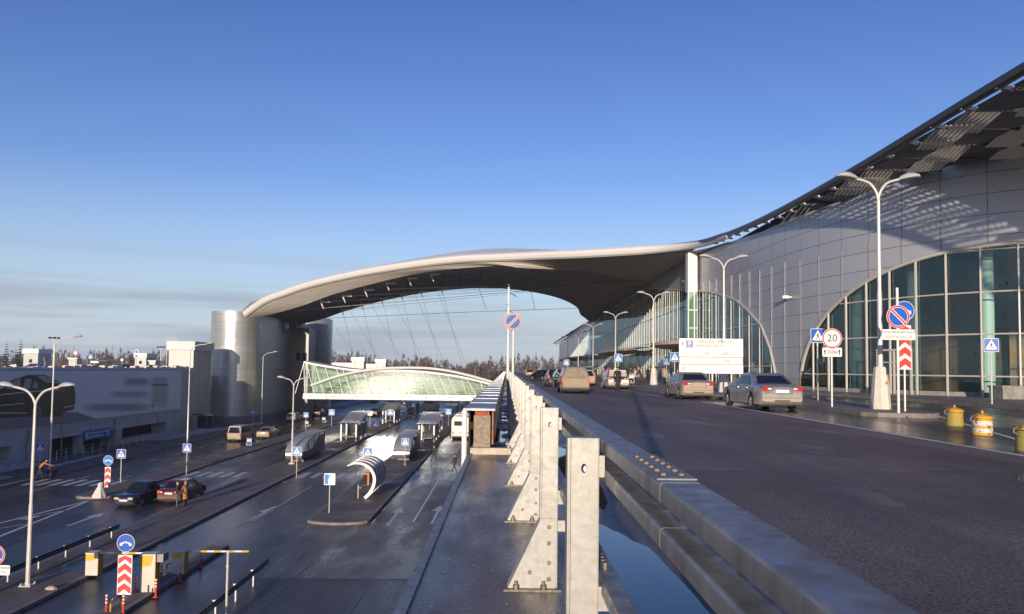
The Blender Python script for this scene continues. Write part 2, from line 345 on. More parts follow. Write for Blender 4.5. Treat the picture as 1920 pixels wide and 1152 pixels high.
# splitter chevrons in front of the third platform
A, B, Cc = (-28.9,52.5), (-30.4,33), (-27.2,33)
seg(mk, A, (-31.9,30), .18); seg(mk, A, (-26.6,32), .18)
for t in (.28,.5,.72):
    y = 52.5 - t*19; xl = -28.9 - t*2.0; xr = -28.9 + t*1.7; xm = xl + (xr-xl)*.32
    seg(mw, (xl+.15,y-1.3),(xm,y-.2), .55); seg(mw, (xm,y-.1),(xr,y+1.9), .16)
struct(mk.build('road_marking', paint_w)); struct(mw.build('road_marking', paint_worn))
sheet('yellow_marking', [(-21.75,57),(-21.55,57),(-21.55,64),(-21.75,64)], .168, paint_y)
sheet('yellow_marking', [(-18.65,60),(-18.45,60),(-18.45,70),(-18.65,70)], .168, paint_y)
# lower road seams, tar joints and wet patches
tar = mat('tar_joint', (.014,.013,.013), .3)
tj = MB()
for a, b in (((-11,46.4),(-.8,46.4)),((-12.5,40.3),(-2,40.6)),((-10.5,33.6),(-2,34.2)),((-9.6,20),(-9.2,45)),((-6,20),(-5.9,34)),((-17,60),(-16.8,120)),((-26,30),(-25.8,46)),((-20.2,36),(-20.6,50)),((-21.8,46.5),(-18.5,46.9))):
    seg(tj, a, b, .06, .012 if a[0] > -18 or a[0] < -22 else .166)
dr = MB()
for x_, y_ in ((-8.0,52),(-8.0,70),(-18.1,40),(-18.1,62),(-18.1,85),(-27.7,70),(-37.9,52),(-37.9,75),(-12.4,60),(-22.2,48)):
    dr.box(x_-.2,x_+.2,y_-.35,y_+.35,.004,.013)
    for k_ in range(5): dr.box(x_-.16,x_+.16,y_-.3+k_*.13,y_-.24+k_*.13,.013,.02)
struct(tj.build('tar_joint', tar)); struct(dr.build('road_drain', dark_m))
gl_m = mat('standing_water', (.03,.033,.036), .07, bump=.05, bs=3)
def blob(cx, cy, rx, ry, z, m, name='puddle', seed=0, n=40):
    rd = random.Random(seed); ph = [rd.uniform(0,6.28) for _ in range(5)]
    P = []
    for i in range(n):
        a = 2*math.pi*i/n; k = 1 + .5*(.16*math.sin(2*a+ph[0]) + .13*math.sin(3*a+ph[1]) + .09*math.sin(5*a+ph[2]) + .05*math.sin(9*a+ph[3])) + .02*math.sin(17*a+ph[4])
        P.append((cx + rx*k*math.cos(a), cy + ry*k*math.sin(a)))
    return sheet(name, P, z, m)
# ------------------------------------------------------------------ upper deck
UZ = 8.0
dk = MB(); dk.box(-.68, 120, -60, 330, 6.5, 7.88, 0)
struct(dk.build('deck_slab', wet_slab))
dc = MB()
for y in range(-30, 320, 24):
    for x in (3.5, 13): dc.box(x-.5, x+.5, y-.5, y+.5, 0, 6.5)
struct(dc.build('deck_column', concrete))
sheet('upper_road', [(1.7,-60),(60,-60),(60,330),(1.7,330)], UZ, asphalt_up)
rk = MB(); rk.box(1.5,1.7,-60,330,7.87,8.03); struct(rk.build('kerb', kerb_m))
edge = MB(); edge.box(-.72,-.64,-10,14.2,7.86,7.9); edge.box(-.7,-.682,-10,60,7.3,7.86); struct(edge.build('slab_edge_strip', galv_dull))
blob(1.0, 4.2, .46, 3.6, 7.886, water_m, seed=12, n=60); blob(1.05, 12.4, .3, 3.4, 7.886, water_m, seed=5); blob(-.12, 18.5, .14, 2.6, 7.886, water_m, seed=8); blob(-.05, 26, .16, 3.2, 7.886, water_m, seed=9)
isl = [(12.4,26.2),(12.7,25.6),(14.4,25.4),(14.9,25.8),(15.2,27.5),(16.2,36),(17,48),(17,320),(10.3,320),(10.3,50),(11.4,40),(12.3,31)]
o = pavement('pavement', [(x, y) for x, y in isl], .15, paving_grey, .25); o.location.z = UZ
COL.objects['kerb.006'].location.z = UZ if 'kerb.006' in COL.objects else 0
for k in [q for q in COL.objects if q.name.startswith('kerb')][-1:]: k.location.z = UZ
swk = [(22,0),(22,38),(21.2,46),(20.2,54),(19.6,66),(19.5,300),(40,300),(40,60),(62,40),(62,0)]
o = pavement('pavement', swk, .15, paving_grey, .25); o.location.z = UZ
for k in [q for q in COL.objects if q.name.startswith('kerb')][-1:]: k.location.z = UZ
um = MB()
line(um, 9.62, -20, 37, .17, UZ+.005); line(um, 9.0, 44, 300, .1, UZ+.005)
seg(um, (16.1,28.6), (11.6,16.7), .13, UZ+.005); seg(um, (11.6,16.7), (9.9,11.5), .13, UZ+.005)
struct(um.build('road_marking', paint_w))
us = MB()
seg(us, (1.7,11.6),(20,11.6), .05, UZ+.004); seg(us, (1.7,36),(9.5,36.2), .05, UZ+.004); seg(us, (6.2,11.6),(6.4,60), .03, UZ+.004)
struct(us.build('tar_joint', tar))
sheet('wet_road', [(9.75,9),(21.9,9),(21.9,44),(19.6,60),(17.1,60),(17.1,48),(15.3,27),(14.4,25.3),(12.6,25.5),(11.0,37),(9.75,37)], UZ+.0025, asphalt_wet)
near_m = asphalt_mat('asphalt_patched', (.185,.15,.135), (.14,.115,.105), .78, .6, .5, .75, .3, .1, 34)
sheet('asphalt_patch', [(1.72,-20),(9.5,-20),(9.5,11.58),(1.72,11.58)], UZ+.002, near_m)
sheet('asphalt_patch', [(2.6,20),(4.4,20),(4.4,27),(2.6,27)], UZ+.0025, asphalt_mat('asphalt_repair', (.15,.115,.1), (.11,.085,.075), .7, .5, .5, .4, .3, .1))
rdc = random.Random(77); ck = MB()
for x0_, y0_, n_, dx, dy in ((3.2,5,14,.12,.5),(5.6,8,18,.2,.42),(2.4,13,22,.16,.7),(6.8,16,16,-.25,.8),(8.6,22,14,-.1,1.0),(7.2,3.5,10,.3,.2)):
    p_ = (x0_,y0_)
    for _ in range(n_):
        q_ = (p_[0]+dx*rdc.uniform(-.8,1.8), p_[1]+dy*rdc.uniform(.3,1.6)); seg(ck, p_, q_, rdc.uniform(.008,.022), UZ+.0055); p_ = q_
for i_, (x_, y_, r_) in enumerate(((4.3,9.2,.35),(6.1,14.5,.5),(3.4,17.5,.3),(7.6,10.3,.4),(5.2,22,.6),(8.1,19,.35))): blob(x_, y_, r_, r_*2.2, UZ+.0048, asphalt_mat('oil_stain', (.1,.075,.065), (.07,.055,.05), .5, .35, 1, .3, .4, .1) if i_ == 0 else _mats['oil_stain'], 'oil_stain', 40+i_)
gr_ = MB()                                     # grit and dirty ice along the kerb
for i_ in range(900):
    y_ = rdc.uniform(1.2,60)**1.0; x_ = 1.72+abs(rdc.gauss(0,.22)); s_ = rdc.uniform(.006,.02)
    gr_.add([(x_-s_,y_-s_,UZ+.002),(x_+s_,y_-s_*.5,UZ+.002),(x_,y_+s_,UZ+.002),(x_,y_,UZ+.002+s_)], [(0,1,3),(1,2,3),(2,0,3)])
for i_ in range(260):
    y_ = rdc.uniform(2,16); x_ = rdc.uniform(-.62,.3); s_ = rdc.uniform(.003,.008)
    gr_.add([(x_-s_,y_-s_,7.881),(x_+s_,y_-s_*.5,7.881),(x_,y_+s_,7.881),(x_,y_,7.881+s_)], [(0,1,3),(1,2,3),(2,0,3)])
struct(gr_.build('grit', mat('grit_stone', (.2,.17,.14), .9, var=.4, vs=30)), 'stuff')
# ================================================================== TERMINAL
TW = [(62,33),(50,36),(40,39.5),(33,42.5),(30,44),(27.5,46.5),(25.6,50),(24.2,54),(23.3,58.5),(22.8,64),(22.5,72),(22.4,82),(22.4,95),(22.6,110),(23,130),(23.3,150),(23,175),(22.6,200),(22.5,240),(22.5,320)]
raw = cat([(x, y, 0) for x, y in TW], 30)
cum = [0]
for a, b in zip(raw, raw[1:]): cum.append(cum[-1] + (b-a).length)
def wall_at(s):
    s = max(0, min(cum[-1]-1e-4, s))
    lo_, hi_ = 0, len(cum)-1
    while hi_-lo_ > 1:
        mid = (lo_+hi_)//2
        if cum[mid] <= s: lo_ = mid
        else: hi_ = mid
    t = (s-cum[lo_])/(cum[hi_]-cum[lo_]); return raw[lo_].lerp(raw[hi_], t)
def wall_n(s):                       # outward normal (towards the road)
    d = wall_at(s+.2) - wall_at(s-.2); d.normalize(); return Vector((-d.y, d.x, 0))
def s_of_y(y):
    lo_, hi_ = 0, cum[-1]
    for _ in range(50):
        m_ = (lo_+hi_)/2
        if wall_at(m_).y < y: lo_ = m_
        else: hi_ = m_
    return lo_
_test = wall_n(s_of_y(90));  NS = 1 if _test.x < 0 else -1
s59, s63, s300 = s_of_y(59), s_of_y(63), s_of_y(292)
PW = 2.6
def interp(tab, x):
    if x <= tab[0][0]: return tab[0][1]
    for (a, va), (b, vb) in zip(tab, tab[1:]):
        if x <= b: return va + (vb-va)*(x-a)/(b-a)
    return tab[-1][1]
def top_z(s):
    y = wall_at(s).y; return interp([(30,23.4),(44,23.1),(47,22.4),(53,22),(66,22),(75,22.6),(92,23.3),(117,23.6),(140,23.6),(175,22.8),(210,22.6),(320,21)], y)
ARC2 = 16.5                          # half width of the glazed arch on the right
def arch_z(s):
    if s <= s59:
        u = (s59 - s)/ARC2
        if u <= 2: return 8.1 + 9.2*(max(0, 1-(1-u)**2))**.5
        return None
    if s >= s63:
        y = wall_at(s).y
        if y > 291: return None
        return interp([(63,8.1),(63.6,9.9),(64.5,11.6),(66.5,13.7),(70,15.4),(73,16.5),(76.5,17.3),(83,18.4),(90,19.2),(103,20.8),(116,22.3),(130,23.3),(171,23.3),(200,20.6),(240,16.8),(275,13.3),(290,9.5),(291,8.1)], y)
    return None
term = thing('airport_terminal', 'long airport terminal with curving grey panel wall, blue glass arches and sweeping canopy roof', 'terminal building')
clad = panel_mat('terminal_cladding', (.46,.455,.47), .42, .35, PW, 1.28, .035, (.06,.06,.065), .05)
def uv_build(mb_rows, uvs, name, m, parent, smooth=True):
    me = bpy.data.meshes.new(name); n = len(mb_rows[0]); V = [tuple(p) for r in mb_rows for p in r]; U = [u for r in uvs for u in r]
    Fc = [(i*n+j, i*n+j+1, (i+1)*n+j+1, (i+1)*n+j) for i in range(len(mb_rows)-1) for j in range(n-1)]
    me.from_pydata(V, [], Fc); ul = me.uv_layers.new(name='UVMap')
    for lp in me.loops: ul.data[lp.index].uv = U[lp.vertex_index]
    for p in me.polygons: p.use_smooth = smooth
    me.materials.append(m); o = bpy.data.objects.new(name, me); COL.objects.link(o)
    if parent: o.parent = parent
    return o
rows, uvs, grows = [], [], []
S = 0.0; ss = []
while S < cum[-1]: ss.append(S); S += .325
NV = 16
for s in ss:
    p = wall_at(s); az = arch_z(s); z0 = az if az else 8.1; z1 = max(top_z(s), z0+.05)
    rows.append([(p.x, p.y, z0+(z1-z0)*j/NV) for j in range(NV+1)]); uvs.append([(s - s59, z0+(z1-z0)*j/NV) for j in range(NV+1)])
uv_build(rows, uvs, 'panel_wall', clad, term)
glass_t = glass_mat('terminal_glass', (.74,.92,.9), refl=(.62,.78,.85), base=(.03,.08,.085), see=.9, lowr=.02)
def glass_strip(s0, s1, name):
    r_, u_ = [], []
    s = s0
    while s <= s1:
        p = wall_at(s) - wall_n(s)*NS*.06; az = arch_z(s) or 8.12
        r_.append([(p.x,p.y,8.12+(az-8.12)*j/4) for j in range(5)]); u_.append([(0,0)]*5); s += .65
    return uv_build(r_, u_, name, glass_t, term)
glass_strip(max(0, s59-2*ARC2+.3), s59, 'arch_glazing'); glass_strip(s63, s300, 'arch_glazing')
trim = mat('pale_trim', (.62,.58,.5), .4, .3)
rib_m = mat('mullion_paint', (.66,.62,.55), .38, .2)
# arch frames
for s0, s1, r_ in ((s59-2*ARC2+.02, s59-.01, .13), (s63+.01, s300-1, .1)):
    P = []; s = s0
    while s <= s1:
        p = wall_at(s) + wall_n(s)*NS*.06; P.append((p.x,p.y,arch_z(s) or 8.1)); s += .25
    MB().tube(P, r_, 6).build('arch_frame', trim, term)
# mullions: each countable upright is a part up to a hundred, then one mesh
mull = []
s = s59 - 2*ARC2 + PW*.5
k = 0
def fin(s, z0, z1, w, d):
    p = wall_at(s); n_ = wall_n(s)*NS; t = Vector((n_.y,-n_.x,0)); mb = MB()
    c = p + n_*.03
    V = [c + t*a + n_*b + Vector((0,0,z)) for z in (z0,z1) for b in (0,d) for a in (-w/2,w/2)]
    mb.add(V, [(0,2,3,1),(4,5,7,6),(0,1,5,4),(2,6,7,3),(0,4,6,2),(1,3,7,5)]); return mb
for j in range(1, int(2*ARC2/1.9)):
    s = s59 - j*1.9; az = arch_z(s)
    if s > .5 and az and az > 8.6: fin(s, 8.12, az-.05, .09, .12).build('mullion', rib_m, term)
s = s59 - ARC2*2
j0 = math.ceil((s59-2*ARC2-s59)/PW); j = -int(2*ARC2/PW)
nfin = 0; extra = MB()
while True:
    s = s59 + j*PW; j += 1
    if s < .5: continue
    if s > cum[-1]-.5: break
    az = arch_z(s)
    y = wall_at(s).y
    if az and az > 8.6 and s > s59:
        fin(s, 8.12, az-.05, .1, .12 if y < 60 else .07).build('mullion', rib_m, term)
    elif az is None or az: pass
rib2 = mat('joint_rib', (.4,.38,.36), .4, .5); j = -int(2*ARC2/PW)
while True:                                     # slim joint ribs over the opaque panels
    s = s59 + j*PW; j += 1
    if s < .5: continue
    if s > s_of_y(140): break
    az = arch_z(s) or 8.1; z1 = top_z(s) - (3.4 if s > s59 else 3.6)
    if z1 > az+.2:
        fin(s, az+.1, z1, .022, .03).build('joint_rib', rib2, term)
# transoms
tm = MB()
for lo_s, hi_s, stp in ((s59-2*ARC2, s59, 2.55), (s63, s300, 3.8)):
    z = 8.12 + stp*.5
    while z < 23:
        run = []
        s = lo_s
        while s <= hi_s:
            az = arch_z(s) or 8
            if az > z+.05:
                p = wall_at(s) + wall_n(s)*NS*.04; run.append((p.x,p.y,z))
            elif len(run) > 1: tm.tube(run, .045, 4); run = []
            else: run = []
            s += .65
        if len(run) > 1: tm.tube(run, .045 if lo_s < s59 else .03, 4)
        z += stp
tm.build('transom_grid', rib_m, term)
# base plinth under the glazing
P = [wall_at(s_) + wall_n(s_)*NS*.08 for s_ in [i*.65 for i in range(int(cum[-1]/.65))]]
MB().loft([[(p.x,p.y,8.0),(p.x,p.y,8.42),(p.x+ (0.2),p.y,8.42)] for p in P], 0, False).build('plinth', concrete, term)
# interior: floor, back wall, columns
inn = MB(); rw = []
for i in range(0, int(cum[-1]), 3):
    p = wall_at(i) - wall_n(i)*NS*13; rw.append([(p.x,p.y,8.05),(p.x,p.y,12.4),(p.x,p.y,22)])
inn.loft(rw, 0, False); inn.build('interior_wall', mat('interior_wall', (.5,.24,.13), .7, vs=.25, col2=(.14,.13,.12), thr=(.4,.6)), term)
fl = MB(); fl.loft([[tuple(wall_at(i)) , tuple(wall_at(i) - wall_n(i)*NS*13)] for i in range(0,int(cum[-1]),3)], 0, False)
fo = fl.build('interior_floor', mat('interior_floor', (.16,.15,.14), .25), term); fo.location.z = 8.1
cl = mat('interior_column_paint', (.8,.85,.76), .5)
for i in range(8):
    s = s59 - 4 - i*5.5
    if s < 1: break
    p = wall_at(s) - wall_n(s)*NS*2.2; MB().lathe([(.38,8.1),(.38,19)], 16, (p.x,p.y,0)).build('interior_column', cl, term)
for i in range(12):
    s = s63 + 8 + i*8; p = wall_at(s) - wall_n(s)*NS*2.4; MB().lathe([(.35,8.1),(.35,21)], 12, (p.x,p.y,0)).build('interior_column', cl, term)
# entrance door in the right glazing
s = s_of_y(49.6); p = wall_at(s) + wall_n(s)*NS*.12; n_ = wall_n(s)*NS; ang = math.atan2(-n_.x, n_.y) + math.pi
dm = MB(); dm.box(-1.3,-1.2,-.05,.1,8.15,11); dm.box(1.2,1.3,-.05,.1,8.15,11); dm.box(-1.3,1.3,-.05,.1,11,11.12); dm.box(-.04,.04,-.05,.1,8.15,11); dm.box(-1.2,1.2,-.04,.06,10.2,10.28)
d_ = dm.build('door_frame', trim, term); d_.location = (p.x,p.y,0); d_.rotation_euler.z = ang
# ------------------------------------------------------------------ canopy roof
NE = [(22,-20,22.6),(22,10,22.6),(22,32,22.6),(22,47,22.4),(22,62,22.6),(22,74,23.2),(21.7,84,24.0),(19.1,89,24.35),(14.6,92,24.4),(8.9,95,24.45),(3.5,98.5,24.7),(-1.1,101,24.8),(-6.9,103.5,24.85),(-13.6,106.5,24.45),(-21.7,110,23.6),(-29.4,113,22.3),(-34.4,115,21.0),(-38.1,116.5,19.8),(-41.6,118.4,17.9)]
II = [None]*5+[(24.0,76,22.65),(24.2,92,23.3),(24.2,106,23.5),(23.9,118,23.5),(17.3,109,22.9),(10.7,104,23.3),(2.5,99.9,23.05),(-1.1,102.1,23.6),(-6.9,104.3,23.5),(-13.2,107.6,23.1),(-19.8,110.7,22.0),(-26.6,113.6,20.55),(-32.6,116.3,18.8),(-39.5,119.2,17.3)]
II = II[5:]; NB = NE[5:]
FE = [(25,206,22.6),(21.6,195,22.6),(19.2,181,22.4),(17,170,22.4),(14.8,156.5,23),(10.5,147,23.9),(5,142.6,24.7),(-2,141,25.2),(-10,141,24.9),(-18,142,23.9),(-26,143,22.2),(-32,144,20.5),(-36,145,19.2),(-42.8,145.5,17.6)]
CE = [(24,100,25),(23.6,106,25.6),(22.5,112,26.2),(19.5,117,26.7),(14.6,118,27.2),(9.5,117,28.1),(5,117,28.4),(-2,118,28.6),(-8,119,28.0),(-16,120.5,26.5),(-24.5,122,24.9),(-31,124,23),(-36,126.5,21.2),(-40.5,130,19)]
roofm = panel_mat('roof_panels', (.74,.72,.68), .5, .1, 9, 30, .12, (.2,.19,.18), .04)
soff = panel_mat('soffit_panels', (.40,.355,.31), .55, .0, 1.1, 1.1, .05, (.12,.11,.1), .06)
shaded_soff = panel_mat('soffit_shaded', (.22,.2,.185), .6, .1, 3.0, 2.4, .1, (.05,.05,.05), .25)  # darker copy of the soffit panels, shade under the canopy put into its colour
def strip(A_, B_, n, m, name, lift=0, sub=8):
    a_, b_ = cat(A_, sub), cat(B_, sub); r_, u_ = [], []; ua = 0
    for i, (p, q) in enumerate(zip(a_, b_)):
        if i: ua += (p-a_[i-1]).length
        row = []; ur = []
        for j in range(n+1):
            t = j/n; w = p.lerp(q, t); w = Vector((w.x,w.y,w.z + lift*4*t*(1-t))); row.append(w); ur.append((ua, (q-p).length*t))
        r_.append(row); u_.append(ur)
    return uv_build(r_, u_, name, m, term)
rimlow = [(x, y+.15, z-.75) for x, y, z in NB]
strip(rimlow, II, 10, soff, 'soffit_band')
strip(II, [(x,y-.2,z-.5) for x,y,z in FE], 10, shaded_soff, 'inner_soffit', .9)
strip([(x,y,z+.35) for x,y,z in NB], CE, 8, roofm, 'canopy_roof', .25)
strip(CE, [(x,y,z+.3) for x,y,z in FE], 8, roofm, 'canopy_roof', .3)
MB().tube(cat([(x,y,z-.15) for x,y,z in NB], 8), [.27+.31*min(1,i/22) for i in range((len(NB)-1)*8+1)], 10).build('roof_rim', mat('roof_rim_paint', (.66,.63,.59), .45, .1), term)
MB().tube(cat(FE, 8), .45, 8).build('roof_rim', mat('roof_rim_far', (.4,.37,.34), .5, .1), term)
# eave tube along the sunshade, near and far
steel_d = mat('eave_steel', (.1,.095,.095), .35, .6)
MB().tube(cat(NE[:7], 8), .27, 10).build('eave_tube', steel_d, term)
FAR = [(22.4,200,22.6),(22,230,22.4),(21.6,280,21.9),(21.4,340,21.4)]
MB().tube(cat(FAR, 6), .3, 8).build('eave_tube', steel_d, term)
# roof behind the eave
uv_build([[(24.5,y,23.6),(40,y,24.3),(70,y,24.5)] for y in (-20,30,60,90,120,200,320)], [[(0,0)]*3]*7, 'main_roof', roofm, term)
# sunshade: bays of slats between the eave tube and the wall
slat_lit = mat('sunshade_slat_lit', (.68,.63,.56), .5, .05); slat_shade = mat('sunshade_slat_shaded', (.14,.135,.13), .45, .4)  # sun and shade put into the slat colours, pale copy and dark copy
def wall_x(y):
    if y < 44: return interp([(33,60),(36,50),(39.5,40),(42.5,33),(44,30)], max(y,33))
    p = wall_at(s_of_y(y)); return p.x
rd = random.Random(3)
arm_mb = MB(); fit = MB(); yb = -6.0; bay = 2.6
while yb < 82:
    zc = interp([(-20,22.55),(32,22.5),(47,22.3),(62,22.5),(74,23.0),(84,23.7)], yb)
    xw = min(wall_x(yb+bay/2), 34)
    wz = 22.9 if yb < 44 else interp([(44,22.9),(53,21.9),(66,21.9),(76,22.5),(84,23)], yb)
    MB().box(22.1, xw, yb-.05, yb+.05, zc-.22, zc-.06, 0).tube([(21.85,yb,zc-.05),(22.6,yb,zc-.12)], [.09,.13], 8, 1).build('sunshade_arm', [steel_d, white_p], term)
    nsub = max(1, int((xw-22.3)/1.9)); wd = (xw-22.5)/nsub if nsub else 0
    for q in range(nsub):
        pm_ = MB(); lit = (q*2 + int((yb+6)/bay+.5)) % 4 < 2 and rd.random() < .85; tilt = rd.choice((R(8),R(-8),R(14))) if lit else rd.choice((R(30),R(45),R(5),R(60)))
        pit = rd.uniform(R(-17),R(-13)) if lit else rd.uniform(R(-3),R(5)); lower = -.1
        x = 22.4 + q*wd; n = int(wd/.27); zc2 = interp([(-20,22.55),(32,22.5),(47,22.3),(62,22.5),(74,23.0),(84,23.7)], yb+bay/2)
        for i in range(n):
            xx = x + .1 + i*.27; z = zc2 - .18 + lower + (wz-zc2)*(xx-22)/max(.5,xw-22)
            M_ = Matrix.Translation((xx, yb+bay/2, z)) @ Matrix.Rotation(pit, 4, 'X') @ Matrix.Rotation(tilt, 4, 'Y')
            pm_.box(-(.07+.03*(q > 0)),.07+.03*(q > 0),-bay/2+.14,bay/2-.14,-.014,.014, 0, M_)
        if n: pm_.build('sunshade_panel', slat_lit if lit else slat_shade, term)
    yb += bay
fs = MB()
for i in range(36):
    y = 204 + i*3.8; z = interp([(200,22.4),(280,21.7),(340,21.2)], y)
    for q in range(4): fs.box(21.9+q*.25,22.05+q*.25,y,y+3.2,z-.3-q*.05,z-.26-q*.05)
fs.build('sunshade_panel', slat_lit, term)
# projecting pier with green glass
pier = MB(); pier.box(21.0,22.1,86.6,87.8,18.8,23.3,0); pier.box(21.05,22.05,86.65,87.75,8.1,18.8,1)
for z in (8.2,10.3,12.4,14.5,16.6,18.75): pier.box(20.99,22.11,86.59,87.81,z-.06,z+.06,0)
for x in (21.0,21.7): pier.box(x-.012,x+.11,86.58,86.7,8.1,18.8,0)
pier.build('glazed_pier', [white_p, mat('green_glass', (.1,.2,.13), .12, 0, spec=.7)], term)
# entrance canopies
can_m = mat('canopy_wood', (.5,.4,.3), .5, .1, var=.2, vs=1)
for y0, y1, zz in ((80,97,12.75),(112,160,12.9),(185,282,13)):
    c = MB(); n = 20
    for a, b, th in ((0,1,.25),):
        rws = []
        for i in range(n+1):
            t = i/n; y = y0+(y1-y0)*t; x0 = 22.3 - 5.2*math.sin(math.pi*(.12+.83*t))**.55
            rws.append([(22.35,y,zz+.25),(x0,y,zz+.05),(x0,y,zz-.3),(x0+1,y,zz-.5),(22.35,y,zz-.4)])
        c.loft(rws, 0, False)
    for i in range(1, int((y1-y0)/4)):
        c.tube([(18.2,y0+i*4,zz-.2),(22.3,y0+i*4,zz-.5)], .09, 6, 0)
    c.build('entrance_canopy', can_m, term)
# security cameras on the wall
for y, z in ((60.5,15.6),(92,20.6)):
    s = s_of_y(y); p = wall_at(s) + wall_n(s)*NS*.5
    MB().box(p.x-.25,p.x+.25,p.y-.15,p.y+.15,z-.12,z+.12).box(p.x,p.x+.6,p.y-.05,p.y+.05,z-.05,z+.05).build('floodlight', white_p, term)
# brackets, tie rods under the canopy
cab = mat('cable_steel', (.3,.29,.27), .4, .7)
near_b = [(601,566),(642,555),(683,543.5),(724,531.5),(765,522),(807,514.5)]
far_b = [(640,581),(677,570.5),(714,561),(751,553),(788,546.5),(826,542)]
for lst, yy in ((near_b, 117), (far_b, 139)):
    for i, (x, y) in enumerate(lst):
        a = dp(x, y, yy-i*1.2 if yy < 120 else yy); q = MB()
        q.tube([a, a+Vector((1.5,0,.0))], [.16,.12], 8); q.tube([a+Vector((0,0,.05)), a+Vector((.5,0,-1.1))], [.14,.06], 6); q.tube([a, a+Vector((-.1,0,1.6))], .07, 6)
        q.build('strut_bracket', white_p, term)
        MB().tube([a+Vector((.5,0,-1.1)), (a.x+5.2, 129, 8.5)], .022, 4, caps=False).build('hanger_cable', cab, term)
        MB().tube([a+Vector((1.4,0,0)), dp(1195, 528, 112)], .022, 4, caps=False).build('tie_cable', cab, term)
for k in range(4):
    MB().tube([dp(560,582+k*.1,120+k*.6), dp(1204,527,113+k*.6)], .05, 5, caps=False).build('tie_rod', mat('rod_steel', (.5,.46,.4), .4, .5), term)
    MB().tube([dp(612,597,143+k*.6), dp(890,585,146+k*.6), dp(1090,578,150+k*.6)], .04, 5, caps=False).build('tie_rod', cab, term)
for x0, y0, x1, y1 in ((886,505,912,582),(985,502,1003,580)):
    MB().tube([dp(x0,y0,118), dp(x1,y1,128)], .035, 4, caps=False).build('hanger_cable', cab, term)
# ================================================================== TOWER on the left
tower = thing('clad_tower', 'silver clad stair tower with rounded ends carrying the left end of the canopy roof', 'tower', (-43,130,0))
tclad = panel_mat('tower_cladding', (.5,.49,.46), .38, .6, 1.9, 1.28, .03, (.16,.16,.16), .07, aniso=.0)
def stadium(x0, x1, y0, y1, n=14):
    r = (x1-x0)/2; c = (x0+x1)/2
    P = [(c + r*math.cos(R(180+180*i/n)), y0 + r + r*math.sin(R(180+180*i/n))) for i in range(n+1)]
    P += [(c + r*math.cos(R(180*i/n)), y1 - r + r*math.sin(R(180*i/n))) for i in range(n+1)]
    return P + [P[0]]
def clad_shell(P, z0, z1, name, m, parent, off=(0,0)):
    us_, c = [0], 0
    for a, b in zip(P, P[1:]): c += math.dist(a, b); us_.append(c)
    rr_ = [[(x-off[0],y-off[1],z0+(z1(x,y)-z0)*j/6) for j in range(7)] for x, y in P]
    uu_ = [[(u, z0+(z1(x,y)-z0)*j/6) for j in range(7)] for u, (x, y) in zip(us_, P)]
    o = uv_build(rr_, uu_, name, m, parent); o.data.set_sharp_from_angle(angle=R(40))
    MB().poly([(x-off[0],y-off[1],z1(x,y)-.02) for x, y in P[:-1]]).build('roof_cap', dark_m, parent); return o
T0 = (-43,130)
P1 = stadium(-49.3,-41.4,121,150)
clad_shell(P1, 1.3, lambda x, y: 18.35 + (y-121)*.035, 'cladding', tclad, tower, T0)
P2 = stadium(-46.5,-36.4,149,160)
clad_shell(P2, 1.3, lambda x, y: 19.3, 'cladding', tclad, tower, T0)
MB().prism([(x-T0[0],y-T0[1]) for x, y in stadium(-49.5,-41.2,120.8,150.2)[:-1]], 0, 1.3).prism([(x-T0[0],y-T0[1]) for x, y in stadium(-46.7,-36.2,148.8,160.2)[:-1]], 0, 1.29).build('plinth', mat('tower_plinth', (.22,.22,.23), .5, .2), tower)
st = MB(); st.box(1.5,5.0,13,20,0,16.8); st.build('stair_block', tclad, tower)
for x, z in ((3.9,10.6),(3.9,7.4),(2.7,10.6)): MB().box(x,x+.8,12.96,13.0,z,z+1.5).build('window', dark_in, tower)
br_ = MB(); br_.slab([(-2.5,18.2),(1.6,18.2),(1.6,21),(-.5,20.2)], -4, 0); br_.build('roof_bearing', soff, tower)
MB().box(2.2,3.4,9.5,10.4,16.2,18.2).build('bearing_block', soff, tower)
# ================================================================== FOOTBRIDGE
fb = thing('glass_footbridge', 'low glass footbridge with white deck beam and slender arch crossing the lower road', 'footbridge', (-18,129,0))
bx0, bx1 = -34.2, -1.5
white_b = mat('bridge_white', (.74,.71,.66), .45, .05, var=.05)
def bz(x): return 4.45 - .008*(x+18)
q = MB(); q.box(bx0+18,bx1+18,-3,3,4.05,4.95); q.box(bx0+18,bx1+18,-3.25,-2.95,4.2,4.42); q.build('deck_beam', white_b, fb)
bl = MB()
for i in range(8): bl.box(-15.2+i*3.9,-14.6+i*3.9,-3.06,-2.99,4.5,4.62)
bl.build('beam_vents', dark_m, fb)
arch_pts = [(583,723),(602,716),(622,709),(652,701),(685,695),(716,691.5),(747,690),(780,690),(810,691.5),(842,696),(872,702.5),(900,710),(927,718)]
AP = [dp(x,y,125.2) - Vector((-18,129,0)) for x, y in arch_pts]
MB().tube(cat(AP, 4), .22, 8).build('arch_tube', white_b, fb)
top_pts = [(570,681),(610,688.5),(664,696),(705,696.5),(747,697),(790,699),(831,703.5),(875,711),(935,726)]
TP = cat([dp(x,y,125.9) - Vector((-18,129,0)) for x, y in top_pts], 5)
gls = glass_mat('bridge_glass', (.74,.88,.76), see=1, lowr=.09, gr_=.15); gls2 = mat('bridge_far_glass', (.34,.46,.34), .6)
MB().loft([[(p.x,-3.0,4.95),(p.x,p.y,p.z)] for p in TP], 0, False).build('side_glazing', gls, fb); MB().loft([[(p.x,2.9,4.95),(p.x,1.6,p.z)] for p in TP], 0, False).build('side_glazing', gls2, fb)
MB().loft([[(p.x,p.y-.25,p.z),(p.x,p.y-.25,p.z+.28),(p.x,1.9,p.z+.4),(p.x,1.9,p.z)] for p in TP], 0, False).build('roof', white_b, fb)
